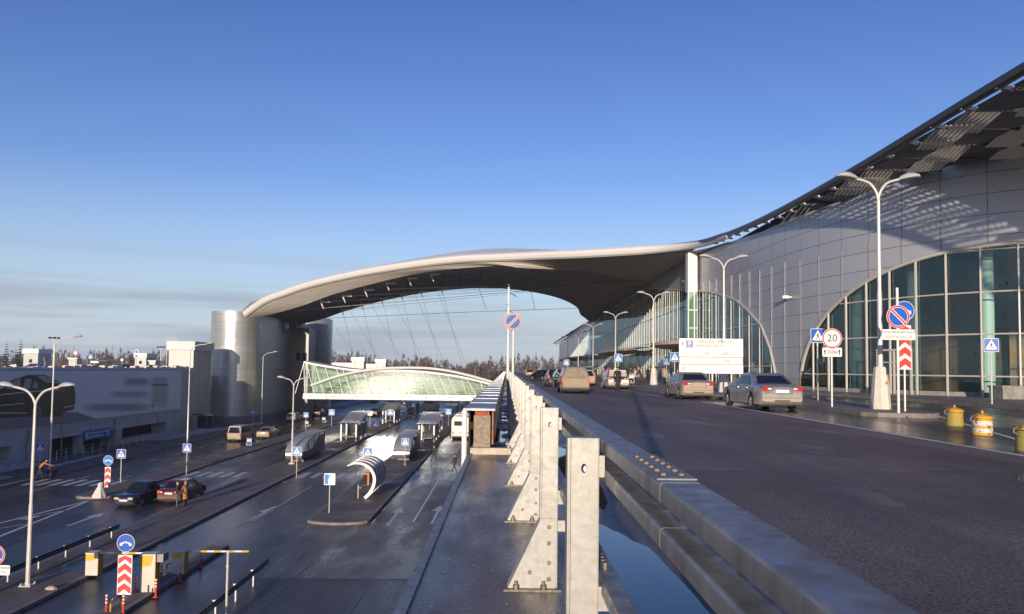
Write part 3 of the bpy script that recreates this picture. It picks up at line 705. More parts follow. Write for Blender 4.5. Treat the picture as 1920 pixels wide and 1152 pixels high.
MB().box(bx0+18.2,bx1+17.5,-2.7,2.7,4.96,5.02).build('walkway_floor', mat('bridge_floor', (.4,.45,.38), .5), fb)
for i in range(22):
    x = -17.5 + i*1.6
    j_ = min(range(len(TP)), key=lambda k: abs(TP[k].x - (x-1.3))); p = TP[j_]
    MB().tube([(x,-3.08,4.95),(p.x,p.y-.07,p.z)], .065, 5).build('mullion', white_b, fb)
tr_ = MB()
for fz in (.28,.55,.8): tr_.tube([(p.x, -3.05+(p.y+3.0)*fz, 4.95+(p.z-4.95)*fz) for p in TP], .03, 4)
tr_.build('transom_rails', white_b, fb)
MB().tube([(-14,1,5.9),(14,1,5.9)], .04, 4).tube([(-14,-1.8,6.0),(14,-1.8,6.0)], .04, 4).build('handrail', white_b, fb)
sp = MB()
for x in (16,): sp.box(x-.4,x+.4,-1.5,1.5,0,4.05)
sp.build('support_pier', concrete, fb)
# ================================================================== BUILDERS
def pole(mb, h, r=.035, m=0, z0=0): mb.tube([(0,0,z0),(0,0,h)], r, 8, m)
# ---- signs (faces look towards -y, origin at the foot of the post)
def ped_face(mb, cz, w=.7, y=-.05, K=(0,1,2)):
    B, Wt, Kk = K
    mb.slab(rrect(0,cz,w,w,.05), y, y+.02, Wt); h = w/2
    mb.flat(rrect(0,cz,w*.94,w*.94,.04), y-.004, B)
    mb.flat([(-.4*w,cz-.3*w),(.4*w,cz-.3*w),(0,cz+.4*w)], y-.008, Wt)
    f = lambda P: mb.flat([(a*w, cz+b*w) for a, b in P], y-.012, Kk)
    f([(-.02,.13),(.04,.13),(.04,.19),(-.02,.19)])                                  # walking figure
    f([(-.05,.11),(.05,.11),(.04,-.06),(-.04,-.06)]); f([(-.04,-.05),(.0,-.05),(-.08,-.26),(-.13,-.26)]); f([(0,-.05),(.04,-.05),(.12,-.26),(.07,-.26)])
    f([(-.05,.1),(-.03,.1),(-.11,-.04),(-.13,-.02)]); f([(.03,.1),(.05,.09),(.12,-.02),(.1,-.04)])
    for i in range(4): mb.flat([(w*(-.26+.14*i),cz-.36*w),(w*(-.18+.14*i),cz-.36*w),(w*(-.2+.14*i),cz-.3*w),(w*(-.26+.14*i),cz-.3*w)], y-.01, Wt)
def ped_sign(x, y, z, label, h=2.25, w=.7, rz=0, group='pedestrian crossing signs', blue=None):
    t = thing('pedestrian_sign', label, 'sign', (x,y,z), rz, group)
    p = MB(); pole(p, h+w/2+.05); p.build('post', pole_m, t)
    f = MB(); ped_face(f, h, w); f.build('sign_face', [blue or blue_p, sign_w, sign_k], t); return t
def noparking_face(mb, cz, r, y=-.05, flip=1, m=(0,1,2)):
    b, w, rd_ = m
    mb.slab(circ(0,cz,r), y, y+.02, w); mb.flat(circ(0,cz,r*.97), y-.003, rd_); mb.flat(circ(0,cz,r*.82), y-.006, w); mb.flat(circ(0,cz,r*.78), y-.009, b)
    for wd, yy, mm in ((.1,-.012,w),(.055,-.015,rd_)):
        d = .62*r; s = flip
        mb.flat([(s*(-d-wd*r),cz+d-wd*r),(s*(-d+wd*r),cz+d+wd*r),(s*(d+wd*r),cz-d+wd*r),(s*(d-wd*r),cz-d-wd*r)], y+yy, mm)
def arrow2(mb, cx, cz, dx, dz, L_, m, y, w=.05):
    l = math.hypot(dx,dz); dx/=l; dz/=l; px, pz = -dz, dx
    mb.flat([(cx+px*w,cz+pz*w),(cx-px*w,cz-pz*w),(cx+dx*L_*.6-px*w,cz+dz*L_*.6-pz*w),(cx+dx*L_*.6+px*w,cz+dz*L_*.6+pz*w)], y, m)
    mb.flat([(cx+dx*L_*.55+px*w*2.4,cz+dz*L_*.55+pz*w*2.4),(cx+dx*L_*.55-px*w*2.4,cz+dz*L_*.55-pz*w*2.4),(cx+dx*L_,cz+dz*L_)], y, m)
def keep_face(mb, cz, r, y=-.05, m=(0,1)):
    b, w = m
    mb.slab(circ(0,cz,r), y, y+.02, w); mb.flat(circ(0,cz,r*.95), y-.004, b)
    arrow2(mb, -.07*r/.35, cz+.08*r, -1, -.75, .62*r, w, y-.008, .1*r); arrow2(mb, .07*r/.35, cz+.08*r, 1, -.75, .62*r, w, y-.008, .1*r)
    mb.flat([(-.14*r,cz+.0*r),(.14*r,cz+.0*r),(.09*r,cz+.2*r),(-.09*r,cz+.2*r)], y-.009, w)
def chevron_face(mb, z0, z1, w, n, y=-.05, m=(0,1)):
    rd_, wt = m
    mb.slab(rrect(0,(z0+z1)/2,w,z1-z0,.03), y, y+.02, wt); st_ = (z1-z0)/n; a = w*.46
    for i in range(n):
        b = z0 + st_*i + .02
        top = min(b+st_*.62, z1-.02)
        P = [(-a,b),(0,b+a*.75),(a,b),(a,top),(0,min(top+a*.75,z1-.015)),(-a,top)]
        mb.flat(P, y-.004, rd_)
def direction_post(x, y, z, label, ctop, r, c0, c1, cw, n, group, blue=blue_p):
    t = thing('keep_left_right_sign', label, 'sign', (x,y,z), 0, group)
    p = MB(); pole(p, ctop+r*.8); p.build('post', pole_m, t)
    f = MB(); keep_face(f, ctop, r); f.build('arrow_disc', [blue, sign_w], t)
    f = MB(); chevron_face(f, c0, c1, cw, n); f.build('chevron_board', [red_p, sign_w], t); return t
# ---- lamps
def lamp_head(mb, c, d, s=1.0, m=0, ml=1):
    d = Vector(d).normalized(); q = Vector((-d.y,d.x,0)); up = Vector((0,0,1)); rows_ = []
    for t, w, h in ((0,.07,.06),(.1,.12,.13),(.3,.2,.2),(.5,.22,.19),(.7,.17,.12),(.8,.04,.04)):
        c_ = Vector(c) + d*t*s; rows_.append([c_ + q*w*s*math.cos(a) + up*(h*s*max(0,math.sin(a)) - .025*s*(math.sin(a) < 0)) for a in [2*math.pi*k/10 for k in range(10)]])
    mb.loft(rows_, m, True, True)
    mb.poly([Vector(c)+d*s*t+q*w*s+up*(-.03*s) for t, w in ((.3,.12),(.75,.14),(.75,-.14),(.3,-.12))], ml)
def street_lamp(x, y, z, h, label, kind='double', base='plate', group=None, reach=.9, r=.1, rz=0, hs=1.0, drop=.85):
    t = thing('street_lamp', label, 'street lamp', (x,y,z), rz, group)
    p = MB(); z0 = 0
    if base == 'cone':
        z0 = 1.6; b = MB(); rr_ = []
        for zz, w in ((0,.38),(1.55,.24),(1.6,.2)): rr_.append([(w*math.cos(R(22.5+45*k)), w*math.sin(R(22.5+45*k)), zz) for k in range(8)])
        b.loft(rr_, 0, False, True); b.poly(rr_[-1]); b.box(-.3,-.26,-.2,.2,.3,.32); b.flat([(.02,.95),(.16,.95),(.09,1.08)], -.33, 1); b.build('base', [mat('lamp_base_paint', (.66,.6,.5), .6, var=.12, vs=3, bump=.2), orange_p], t)
    elif base == 'plate':
        b = MB(); b.box(-.24,.24,-.24,.24,0,.03)
        for a, c in ((-1,-1),(1,-1),(-1,1),(1,1)): b.lathe([(.03,0),(.03,.09)], 6, (a*.18,c*.18,.03)).box(a*.18-.05,a*.18+.05,c*.18-.05,c*.18+.05,.03,.045)
        b.build('base', pole_m, t)
    top = h - drop
    p.tube([(0,0,z0),(0,0,z0+(top-z0)*.45),(0,0,z0+(top-z0)*.452),(0,0,top)], [r,r*.86,r*.72,r*.6], 10); p.build('pole', pole_m, t)
    for sg in ((-1,1) if kind == 'double' else (1,)):
        a = MB(); P = [(0,0,top-.05),(sg*.03*reach,0,top+.22*drop),(sg*.18*reach,0,top+.55*drop),(sg*.45*reach,0,top+.83*drop),(sg*reach,0,top+drop)]
        a.tube(cat(P, 4), r*.5, 8); a.build('arm', pole_m, t)
        hd = MB(); lamp_head(hd, (sg*(reach-.05),0,top+drop), (sg,0,.12), hs); hd.build('lamp_head', [lampgrey, lampglass], t)
    return t
# ---- cars
def car(label, x, y, z, rz, paint, kind='sedan', dirty=None, group=None, name='car', detail=True, light=red_p, trunk=False, scale=1.0, category='car', facing=1, lamps='rear', rglass=None):
    S_ = dict(
      sedan=dict(L=4.75,W=1.8,H=1.46,sh=[(0,.90),(.02,1.0),(.17,1.04),(.30,.98),(.70,.95),(.88,.86),(.97,.74),(1,.62)],gb=(.14,.74),gr=(.30,.56),ax=(.215,.80),r=.325),
      compact=dict(L=4.5,W=1.76,H=1.44,sh=[(0,.88),(.02,.98),(.14,1.03),(.28,.97),(.70,.93),(.88,.84),(.97,.72),(1,.6)],gb=(.11,.77),gr=(.29,.58),ax=(.20,.80),r=.315),
      wagon=dict(L=4.5,W=1.72,H=1.52,sh=[(0,.86),(.02,.92),(.3,.93),(.70,.92),(.88,.86),(.97,.74),(1,.6)],gb=(.015,.74),gr=(.09,.58),ax=(.20,.80),r=.31),
      suv=dict(L=4.5,W=1.8,H=1.7,sh=[(0,.95),(.02,1.03),(.3,1.04),(.72,1.02),(.88,.97),(.97,.85),(1,.7)],gb=(.015,.76),gr=(.08,.60),ax=(.20,.80),r=.36),
      van=dict(L=4.8,W=1.84,H=1.95,sh=[(0,1.0),(.02,1.05),(.5,1.05),(.8,1.02),(.92,.95),(.98,.8),(1,.65)],gb=(.012,.90),gr=(.05,.70),ax=(.19,.80),r=.33),
      classic=dict(L=4.1,W=1.62,H=1.44,sh=[(0,.80),(.015,.90),(.20,.92),(.30,.90),(.70,.88),(.97,.82),(1,.70)],gb=(.17,.70),gr=(.27,.55),ax=(.20,.79),r=.30))[kind]
    L_, Wd, H = S_['L'], S_['W'], S_['H']; hw = Wd/2; r = S_['r']; Y = lambda f: (f-.5)*L_
    t = thing(name, label, category, (x,y,z), rz, group)
    if scale != 1: t.scale = (scale,)*3
    axy = [Y(f) for f in S_['ax']]; sill = .20 + (.06 if kind in ('suv',) else 0); ra = r + .05
    ys = sorted(set([Y(i/40) for i in range(41)] + [a+ra*math.cos(R(q)) for a in axy for q in range(0,181,15)] + [Y(.006),Y(.015),Y(.985),Y(.994)]))
    rows_ = []
    for yy in ys:
        f = yy/L_+.5; zs = interp(S_['sh'], f)
        pl = interp([(0,.86),(.006,.9),(.03,.955),(.12,1),(.85,1),(.95,.94),(.985,.86),(1,.76)], f); w = hw*pl
        zb = sill + interp([(0,.16),(.05,.02),(.95,.0),(1,.1)], f)
        for a in axy:
            if abs(yy-a) < ra: zb = max(zb, r + math.sqrt(max(0,ra*ra-(yy-a)**2)))
        zb = min(zb, zs-.12); zm = zb + .55*(zs-zb)
        half = [(w*.86,zb),(w*.985,zb+.03),(w,zm),(w*.985,zs-.1),(w*.95,zs-.03),(w*.88,zs)]
        rows_.append([(-a,yy,b) for a, b in half[::-1]][:0] + [(0,yy,zb)] + [(a,yy,b) for a, b in half] + [(0,yy,zs+.025)] + [(-a,yy,b) for a, b in half[::-1]])
    b = MB(); b.loft(rows_, 0, True, True); b.poly(rows_[0]); b.poly(rows_[-1])
    # cabin
    gy = [Y(S_['gb'][0]), Y(S_['gr'][0]), Y(S_['gr'][1]), Y(S_['gb'][1])]
    zs0, zs1 = interp(S_['sh'], S_['gb'][0]), interp(S_['sh'], S_['gb'][1]); rw = hw*(.74 if kind != 'van' else .84); bw = hw*.93
    def ring(t_):      # t_: 0 belt .. 1 roof
        y0 = gy[0]+(gy[1]-gy[0])*t_; y1 = gy[3]+(gy[2]-gy[3])*t_; w = bw+(rw-bw)*t_; z_ = (zs0*.5+zs1*.5-.05)*(1-t_)+ (H-.05)*t_
        c = .1 if t_ > .8 else .06
        return [(-w+c,y0,z_),(w-c,y0,z_),(w,y0+c,z_),(w,y1-c*2,z_),(w-c*1.5,y1,z_),(-w+c*1.5,y1,z_),(-w,y1-c*2,z_),(-w,y0+c,z_)]
    rr_ = [ring(0), ring(.5), ring(.94), ring(1)]
    top = [(p[0]*.86, p[1]*.0 + (gy[1]+gy[2])/2 + (p[1]-(gy[1]+gy[2])/2)*.86, H) for p in ring(1)]
    b.loft(rr_+[top], 0, True, True); b.poly(top)
    under = MB(); under.box(-hw*.82,hw*.82,Y(.04),Y(.96),.18,.5)
    mats_ = [paint]
    b.build('body', mats_, t, 28); under.build('underbody', dark_in, t)
    # glass, set 6 mm proud
    cg = mat('car_glass', (.012,.014,.018), .06, spec=.7)
    def on(t_, side, f):     # point on cabin: side 'r','f','s'
        R_ = ring(t_); e = .008
        if side == 'r': a, c = Vector(R_[0]), Vector(R_[1]); p = a.lerp(c, f); p.y -= e; p.z += e*.5
        elif side == 'f': a, c = Vector(R_[5]), Vector(R_[4]); p = a.lerp(c, f); p.y += e; p.z += e*.5
        elif side == 's': a, c = Vector(R_[2]), Vector(R_[3]); p = a.lerp(c, f); p.x += e
        else: a, c = Vector(R_[7]), Vector(R_[6]); p = a.lerp(c, f); p.x -= e
        return p
    zl, zh = .13, .88
    MB().poly([on(zl,'r',.03),on(zl,'r',.97),on(zh,'r',.94),on(zh,'r',.06)]).build('rear_window', rglass or cg, t)
    MB().poly([on(zl,'f',.02),on(zl,'f',.98),on(zh,'f',.95),on(zh,'f',.05)]).build('windshield', cg, t)
    spl = {'wagon':((.05,.26),(.30,.60),(.63,.93)),'suv':((.05,.26),(.30,.60),(.63,.93)),'van':((.04,.34),(.37,.66),(.69,.95))}.get(kind, ((.10,.17),(.19,.52),(.55,.93)))
    for sd in 'sl':
        for i, (f0, f1) in enumerate(spl):
            MB().poly([on(zl,sd,f0),on(zl,sd,f1),on(zh,sd,f1-.08*(i == 2)),on(zh,sd,f0+.03*(i == 0))]).build('side_window', cg, t)
    # wheels
    rim_m = mat('wheel_rim', (.42,.38,.32), .45, .5, var=.15)
    for a in axy:
        for sg in (-1, 1):
            cx = sg*(hw-.11)
            w = MB().lathe([(r*.62,-.10),(r*.9,-.105),(r,-.07),(r,.07),(r*.9,.105),(r*.62,.10)], 20, (cx,a,r), 0, True, 'x').build('wheel', black_r, t)
            q = MB(); q.lathe([(r*.64,.085),(r*.6,.06),(.06,.085),(.001,.088)], 20, (cx,a,r), 0, False, 'x') if sg > 0 else q.lathe([(r*.64,-.085),(r*.6,-.06),(.06,-.085),(.001,-.088)], 20, (cx,a,r), 0, False, 'x')
            for k in range(5):
                q.box(-.02,.012,-.035,.035,.05,r*.6, 0, Matrix.Translation((cx+sg*.085,a,r)) @ Matrix.Rotation(k*2*math.pi/5,4,'X'))
            q.build('rim', rim_m, w)
    # lights, plates, bumper line, mirrors
    zt = interp(S_['sh'], .02)
    lw = hw*.86
    if kind in ('wagon','suv','van'):
        for sg in (-1,1): MB().box(sg*lw-.10,sg*lw+.06,Y(0)-.012,Y(.02),.72 if kind != 'van' else .75,1.02 if kind != 'van' else 1.05).build('tail_light', light, t)
    else:
        for sg in (-1,1):
            MB().slab([(sg*lw*.52,zt-.2),(sg*lw*1.0,zt-.24),(sg*lw*1.04,zt-.06),(sg*lw*.9,zt-.04),(sg*lw*.6,zt-.10)], Y(0)-.014, Y(.03)).build('tail_light', light, t)
            MB().box(min(sg*lw*.56,sg*lw*.74),max(sg*lw*.56,sg*lw*.74),Y(0)-.018,Y(.01),zt-.17,zt-.12).build('reverse_light', sign_w, t)
    pl_m = dirty or sign_w
    MB().box(-.26,.26,Y(0)-.014,Y(.01),zt-.3,zt-.18).build('number_plate', pl_m, t)
    bmp = MB(); bmp.box(-hw*.8,hw*.8,Y(0)-.006,Y(.01),.5,.515); bmp.box(-.3,.3,Y(0)-.008,Y(.01),.37,.42); bmp.build('bumper_trim', dark_m, t)
    for sg in (-1,1):
        MB().lathe([(.035,0),(.035,.12),(.028,.12)], 8, (sg*hw*.55,Y(0)-.02,.24), 0, True, 'y').build('exhaust_pipe', galv_dull, t)
        MB().lathe([(.01,-.1),(.09,-.06),(.1,.02),(.02,.1)], 8, (sg*(hw+.08),gy[3]-.35,zs1+.06)).build('mirror', paint, t)
        hl = MB(); hl.box(sg*hw*.58-.16,sg*hw*.58+.16,Y(.985),Y(1)+.012,.56,.70); hl.build('headlight', mat('headlight_glass', (.6,.45,.3), .15) if kind == 'classic' else lampglass, t)
    MB().box(-.35,.35,Y(.99),Y(1)+.01,.5,.6).build('grille', galv_dull if kind == 'classic' else dark_m, t)
    MB().box(-.26,.26,Y(1)+.012,Y(1)+.024,.44,.54).build('number_plate', sign_w, t)
    if kind in ('sedan','compact'):
        hd = MB()
        for sd in (-1,1):
            for f in (.32,.53): hd.box(sd*hw*.985-.02,sd*hw*.985+.014,Y(f)-.1,Y(f)+.1,.86,.885)
        hd.build('door_handles', paint, t)
    gp_ = MB()                                   # shut lines of doors and boot
    def halfpts(f, e):
        yy = Y(f); zs = interp(S_['sh'], f); w = hw*interp([(0,.86),(.006,.9),(.03,.955),(.12,1),(.85,1),(.95,.94),(.985,.86),(1,.76)], f)+e; zb = sill+.02; zm = zb+.55*(zs-zb)
        return [(w*.985,yy,zb+.03),(w,yy,zm),(w*.985,yy,zs-.1),(w*.955,yy,zs-.03)]
    for f in ((.30,.535,.735) if kind != 'van' else (.36,.66,.8)):
        for sg in (-1,1):
            P = halfpts(f, .004); gp_.loft([[(sg*a,b_-.009,c) for a, b_, c in P],[(sg*a,b_+.009,c) for a, b_, c in P]], 0, False)
    if kind not in ('wagon','suv','van'): gp_.box(-lw*.5,lw*.5,Y(0)-.004,Y(.004),zt-.33,zt-.318)
    for sg in (-1,1): gp_.box(sg*lw*.5-.006,sg*lw*.5+.006,Y(0)-.004,Y(.004),zt-.33,zt-.06)
    gp_.build('shut_lines', dark_in, t)
    if kind in ('suv','wagon'):
        for sg in (-1,1): MB().tube([(sg*rw*.9,gy[1]+.1,H-.01),(sg*rw*.92,gy[1]+.2,H+.045),(sg*rw*.92,gy[2]-.2,H+.045),(sg*rw*.9,gy[2]-.1,H-.01)], .02, 6).build('roof_rail', dark_m, t)
    if trunk:
        q = MB(); q.slab([(-.7,0),(.7,0),(.62,.5),(-.62,.5)], -.03, .03); o = q.build('open_boot_lid', paint, t); o.location = (0,Y(.12),zt+.02); o.rotation_euler.x = R(-12)
        MB().box(-.65,.65,Y(0)-.016,Y(.02),zt-.22,zt-.02).build('boot_opening', dark_in, t)
    return t
def dirt_paint(name, col, dirt=(.3,.24,.17), rough=.38, metal=.35, zc=.62):
    """car paint with road dirt that thins out upwards"""
    if name in _mats: return _mats[name]
    m = bpy.data.materials.new(name); m.use_nodes = True; t = m.node_tree; n = t.nodes; l = t.links; b = n['Principled BSDF']
    tcn = n.new('ShaderNodeTexCoord'); s = n.new('ShaderNodeSeparateXYZ'); l.new(tcn.outputs['Object'], s.inputs[0])
    nz_ = n.new('ShaderNodeTexNoise'); nz_.inputs['Scale'].default_value = 3.5; nz_.inputs['Detail'].default_value = 5; l.new(tcn.outputs['Object'], nz_.inputs['Vector'])
    mr = n.new('ShaderNodeMapRange'); mr.inputs[1].default_value = zc+.45; mr.inputs[2].default_value = zc-.3; l.new(s.outputs[2], mr.inputs[0])
    ad = n.new('ShaderNodeMath'); ad.operation = 'MULTIPLY_ADD'; l.new(nz_.outputs['Fac'], ad.inputs[0]); ad.inputs[1].default_value = .9; l.new(mr.outputs[0], ad.inputs[2])
    sb = n.new('ShaderNodeMath'); sb.operation = 'SUBTRACT'; sb.use_clamp = True; l.new(ad.outputs[0], sb.inputs[0]); sb.inputs[1].default_value = .5
    mx = n.new('ShaderNodeMix'); mx.data_type = 'RGBA'; l.new(sb.outputs[0], mx.inputs[0]); mx.inputs[6].default_value = (*col,1); mx.inputs[7].default_value = (*dirt,1); l.new(mx.outputs[2], b.inputs['Base Color'])
    rr_ = n.new('ShaderNodeMapRange'); rr_.inputs[3].default_value = rough; rr_.inputs[4].default_value = .85; l.new(sb.outputs[0], rr_.inputs[0]); l.new(rr_.outputs[0], b.inputs['Roughness'])
    mm = n.new('ShaderNodeMapRange'); mm.inputs[3].default_value = metal; mm.inputs[4].default_value = 0; l.new(sb.outputs[0], mm.inputs[0]); l.new(mm.outputs[0], b.inputs['Metallic'])
    b.inputs['Coat Weight'].default_value = .25; _mats[name] = m; return m
# ---- bus (rear faces -y)
def bus(label, x, y, z, L_=11, paint=None, rz=0, sign=None):
    t = thing('bus', label, 'bus', (x,y,z), rz, 'buses on the lower road'); hw, H = 1.25, 3.05
    sec = [(-hw+.06,.35),(-hw,.5),(-hw,2.5),(-hw+.12,2.9),(-hw+.4,H),(hw-.4,H),(hw-.12,2.9),(hw,2.5),(hw,.5),(hw-.06,.35)]
    b = MB(); b.loft([[(a*.96,0,c) for a, c in sec],[(a,.12,c) for a, c in sec],[(a,L_-.15,c) for a, c in sec],[(a*.95,L_,c) for a, c in sec]], 0, True, True)
    b.poly([(a*.96,0,c) for a, c in sec]); b.poly([(a*.95,L_,c) for a, c in sec]); b.build('body', paint or white_p, t)
    cg = mat('bus_glass', (.03,.035,.035), .08, spec=.7)
    MB().slab(rrect(0,2.15,1.7,.6,.08), -.012, .03).build('rear_window', cg, t)
    if sign: MB().slab(rrect(0,2.15,1.75,.55,.05), -.02, .03).build('rear_panel', sign, t)
    for sg in (-1,1):
        n = int(L_/1.6)
        for i in range(n): MB().box(sg*hw-.01,sg*hw+.012,.5+i*1.6,.5+i*1.6+1.45,1.45,2.4).build('side_window', cg, t)
        MB().box(sg*1.02-.1,sg*1.02+.1,-.02,.02,.75,1.05).build('tail_light', red_p, t)
        MB().lathe([(.05,-.02),(.05,.02)], 8, (sg*.95,-.01,2.75), 0, False, 'y').build('marker_light', orange_p, t)
        for yy in (2.4, L_-2.6):
            w = MB().lathe([(.3,-.14),(.45,-.14),(.48,-.08),(.48,.1),(.3,.13)], 18, (sg*1.08,yy,.48), 0, True, 'x').build('wheel', black_r, t)
    MB().box(-1.1,1.1,-.03,.03,.36,.5).build('bumper', dark_m, t); MB().box(-.26,.26,-.02,.02,.85,.97).build('number_plate', yellow_p, t)
    MB().box(-.9,.9,3,5.2,3.04,3.22).build('roof_unit', galv_dull, t)
    return t
# ---- people: one continuous skinned surface, posed by joints
def person(label, x, y, z, rz=0, top=(.03,.03,.032), legs=(.03,.035,.05), skin=(.45,.28,.2), hair=(.04,.03,.02), stride=0, lean=0, arms=(10,10), h=1.74, coat=0, hat=None, elbow=12, shoes=(.02,.02,.02), group=None, sit=False):
    t = thing('person', label, 'person', (x,y,z), rz, group); k = h/1.74
    me = bpy.data.meshes.new('body'); ln = R(lean)
    def up(hh, fx=0): return Vector((fx, math.sin(ln)*hh, math.cos(ln)*hh))
    pel = Vector((0,0,.93)); chest = pel+up(.32); neck = pel+up(.53); headb = neck+up(.07)+Vector((0,.01,0)); hc = neck+up(.17)+Vector((0,.015,0)); ht = neck+up(.265)
    V = [pel, pel+up(.14), chest, pel+up(.46), neck, headb, hc, ht]; rad = [(.16,.125),(.145,.11),(.185,.125),(.17,.10),(.062,.062),(.06,.065),(.082,.102),(.05,.06)]
    E = [(i,i+1) for i in range(7)]
    def limb(start, pts, rs):
        p = start
        for q, r_ in zip(pts, rs): V.append(q); rad.append((r_,r_)); E.append((p,len(V)-1)); p = len(V)-1
        return p
    hands = []
    for sg in (-1,1):
        a = R(stride)*sg
        hip = pel+Vector((sg*.095,0,-.06)); kn = hip+Vector((sg*.01,math.sin(a)*.42+.02,-math.cos(a)*.42)); b_ = a - (R(14) if a < 0 else R(4))*(1 if stride else 0)
        an = kn+Vector((0,math.sin(b_)*.39,-math.cos(b_)*.39)); an.z = max(an.z,.075); toe = Vector((an.x+sg*.02,an.y+.15,.045+(an.z-.075)*.5))
        limb(0, [hip,kn,an,an+Vector((0,.02,-.03)),toe], [.095,.062,.045,.045,.04])
        aa = R(arms[0 if sg < 0 else 1]) ; sh = pel+up(.47)+Vector((sg*.20,0,0))
        el = sh+Vector((sg*.05,math.sin(aa)*.29,-math.cos(aa)*.29)); ab = aa+R(elbow); wr = el+Vector((-sg*.01,math.sin(ab)*.25,-math.cos(ab)*.25)); d = (wr-el).normalized()
        limb(3, [sh,el,wr,wr+d*.06], [.068,.052,.036,.034]); hands.append((wr+d*.06, d, sg))
    me.from_pydata([tuple(v*k) for v in V], E, []); o = bpy.data.objects.new('body', me); COL.objects.link(o)
    o.modifiers.new('s','SKIN'); s2 = o.modifiers.new('u','SUBSURF'); s2.levels = 1
    bm = bmesh.new(); bm.from_mesh(me); bm.verts.ensure_lookup_table(); ly = bm.verts.layers.skin.verify()
    for i, v in enumerate(bm.verts): v[ly].radius = (rad[i][0]*k, rad[i][1]*k); v[ly].use_root = i == 0
    bm.to_mesh(me); bm.free()
    dg = bpy.context.evaluated_depsgraph_get(); ev = o.evaluated_get(dg); m2_ = ev.to_mesh()
    mb = MB(); kn = str(hash((top,legs,skin)))[-6:]
    base = [tuple(v.co) for v in m2_.vertices]; fc = [tuple(p.vertices) for p in m2_.polygons]
    ev.to_mesh_clear(); bpy.data.objects.remove(o)
    cen = lambda f: sum((Vector(base[i]) for i in f), Vector())/len(f)
    nk = neck*k; hands_k = [(a*k, d) for a, d, _ in hands]; mi = []
    for f in fc:
        c = cen(f); m = 0
        rel = (c-pel*k).dot(up(1).normalized())
        if c.z < .07*k: m = 3
        elif (c-hc*k).length < .15*k or rel > .54*k and abs(c.x) < .12: m = 2
        elif any((c-a).length < .07*k for a, d in hands_k): m = 2
        elif c.z < (.92-coat)*k and not (coat and rel > -.1) and not any((c-(a-d*.1*k)).length < .2*k for a, d in hands_k): m = 1
        mi.append(m)
    mb.v = base; mb.f = fc; mb.m = mi; mb.s = [True]*len(fc)
    for a, d, sg in hands:                                  # palm with five fingers
        q = Vector((0,1,0)) if abs(d.y) < .8 else Vector((0,0,1)); q = (q-d*q.dot(d)).normalized()
        for i, ln_ in enumerate((.065,.078,.082,.072)):
            b0 = (a + d*.02 + q*(.024-.016*i))*k; mb.tube([b0, b0+(d*ln_*.55)*k, b0+(d*ln_*.95+Vector((-sg,0,0))*.02)*k], [.009*k,.008*k,.006*k], 5, 2)
        b0 = (a + q*.03)*k; mb.tube([b0, b0+(q*.025+d*.025)*k, b0+(q*.03+d*.055)*k], [.011*k,.009*k,.007*k], 5, 2)
    hd = hc*k                                               # face: nose, ears
    mb.tube([hd+Vector((0,.09,.02))*k, hd+Vector((0,.118,-.015))*k], [.010*k,.016*k], 5, 2)
    for sg in (-1,1):
        mb.lathe([(.004,-.03),(.022,0),(.004,.03)], 6, tuple(hd+Vector((sg*.082,0,-.005))*k), 2); mb.lathe([(.001,-.008),(.012,0),(.001,.008)], 6, tuple(hd+Vector((sg*.032,.093,.018))*k), 3)
    mb.tube([hd+Vector((-.025,.092,-.045))*k, hd+Vector((.025,.092,-.045))*k], .006*k, 4, 4)
    C_ = lambda n_, c: mat('%s_%s' % (n_, '_'.join('%02d' % int(v*100) for v in c)), c, .8, var=.15, vs=6)
    mb.build('body', [C_('cloth',top),C_('cloth',legs),C_('skin',skin),C_('shoe',shoes),C_('lip',(.35,.14,.12))], t, 60)
    hr = MB(); n = 10; hcol = hat or hair
    rows_ = []
    for a in range(0, 6):
        ph = R(a*18+2); rows_.append([hd + Vector((.092*math.sin(ph)*math.cos(q_), .112*math.sin(ph)*math.sin(q_)-.012, .10*math.cos(ph)+.03))*k for q_ in [2*math.pi*j/n for j in range(n)]])
    hr.loft(rows_, 0, True, True); hr.build('knitted_hat' if hat else 'hair', C_('hair', hcol), t)
    if coat:
        c = MB(); rr_ = []
        for f_, w, d_ in ((.16,.17,.13),(-.05,.185,.145),(-.25,.2,.155),(-coat,.225,.17)):
            pc = (pel + (up(f_) if f_ > 0 else Vector((0,0,f_))))*k; rr_.append([pc+Vector((w*math.cos(q_),d_*math.sin(q_),0))*k for q_ in [2*math.pi*j/14 for j in range(14)]])
        c.loft(rr_, 0, True, True); c.build('coat_skirt', C_('cloth',top), t)
    return t
# ---- luggage trolley
def trolley(label, x, y, z, rz=0, bag=None, group='luggage trolleys on the lower platforms'):
    t = thing('luggage_trolley', label, 'luggage trolley', (x,y,z), rz, group); f = MB()
    for sx_ in (-.28,.28): f.tube([(sx_,.45,.16),(sx_*.9,-.3,.2),(sx_*.85,-.42,1.0)], .025, 6); f.tube([(sx_,.45,.16),(sx_,.45,.36)], .025, 6)
    f.tube([(-.26,-.42,1.0),(.26,-.42,1.0)], .03, 6); f.tube([(-.28,.45,.36),(.28,.45,.36)], .025, 6); f.box(-.27,.27,-.3,.45,.17,.2); f.box(-.24,.24,-.43,-.4,.62,.9); f.build('frame', white_p, t)
    for a, c in ((-.28,.4),(.28,.4),(0,-.32)): MB().lathe([(.02,-.03),(.08,-.03),(.08,.03),(.02,.03)], 10, (a,c,.08), 0, False, 'x').build('wheel', black_r, t)
    if bag: MB().box(-.2,.2,-.2,.3,.21,.75).build('basket_panel', bag, t)
    return t
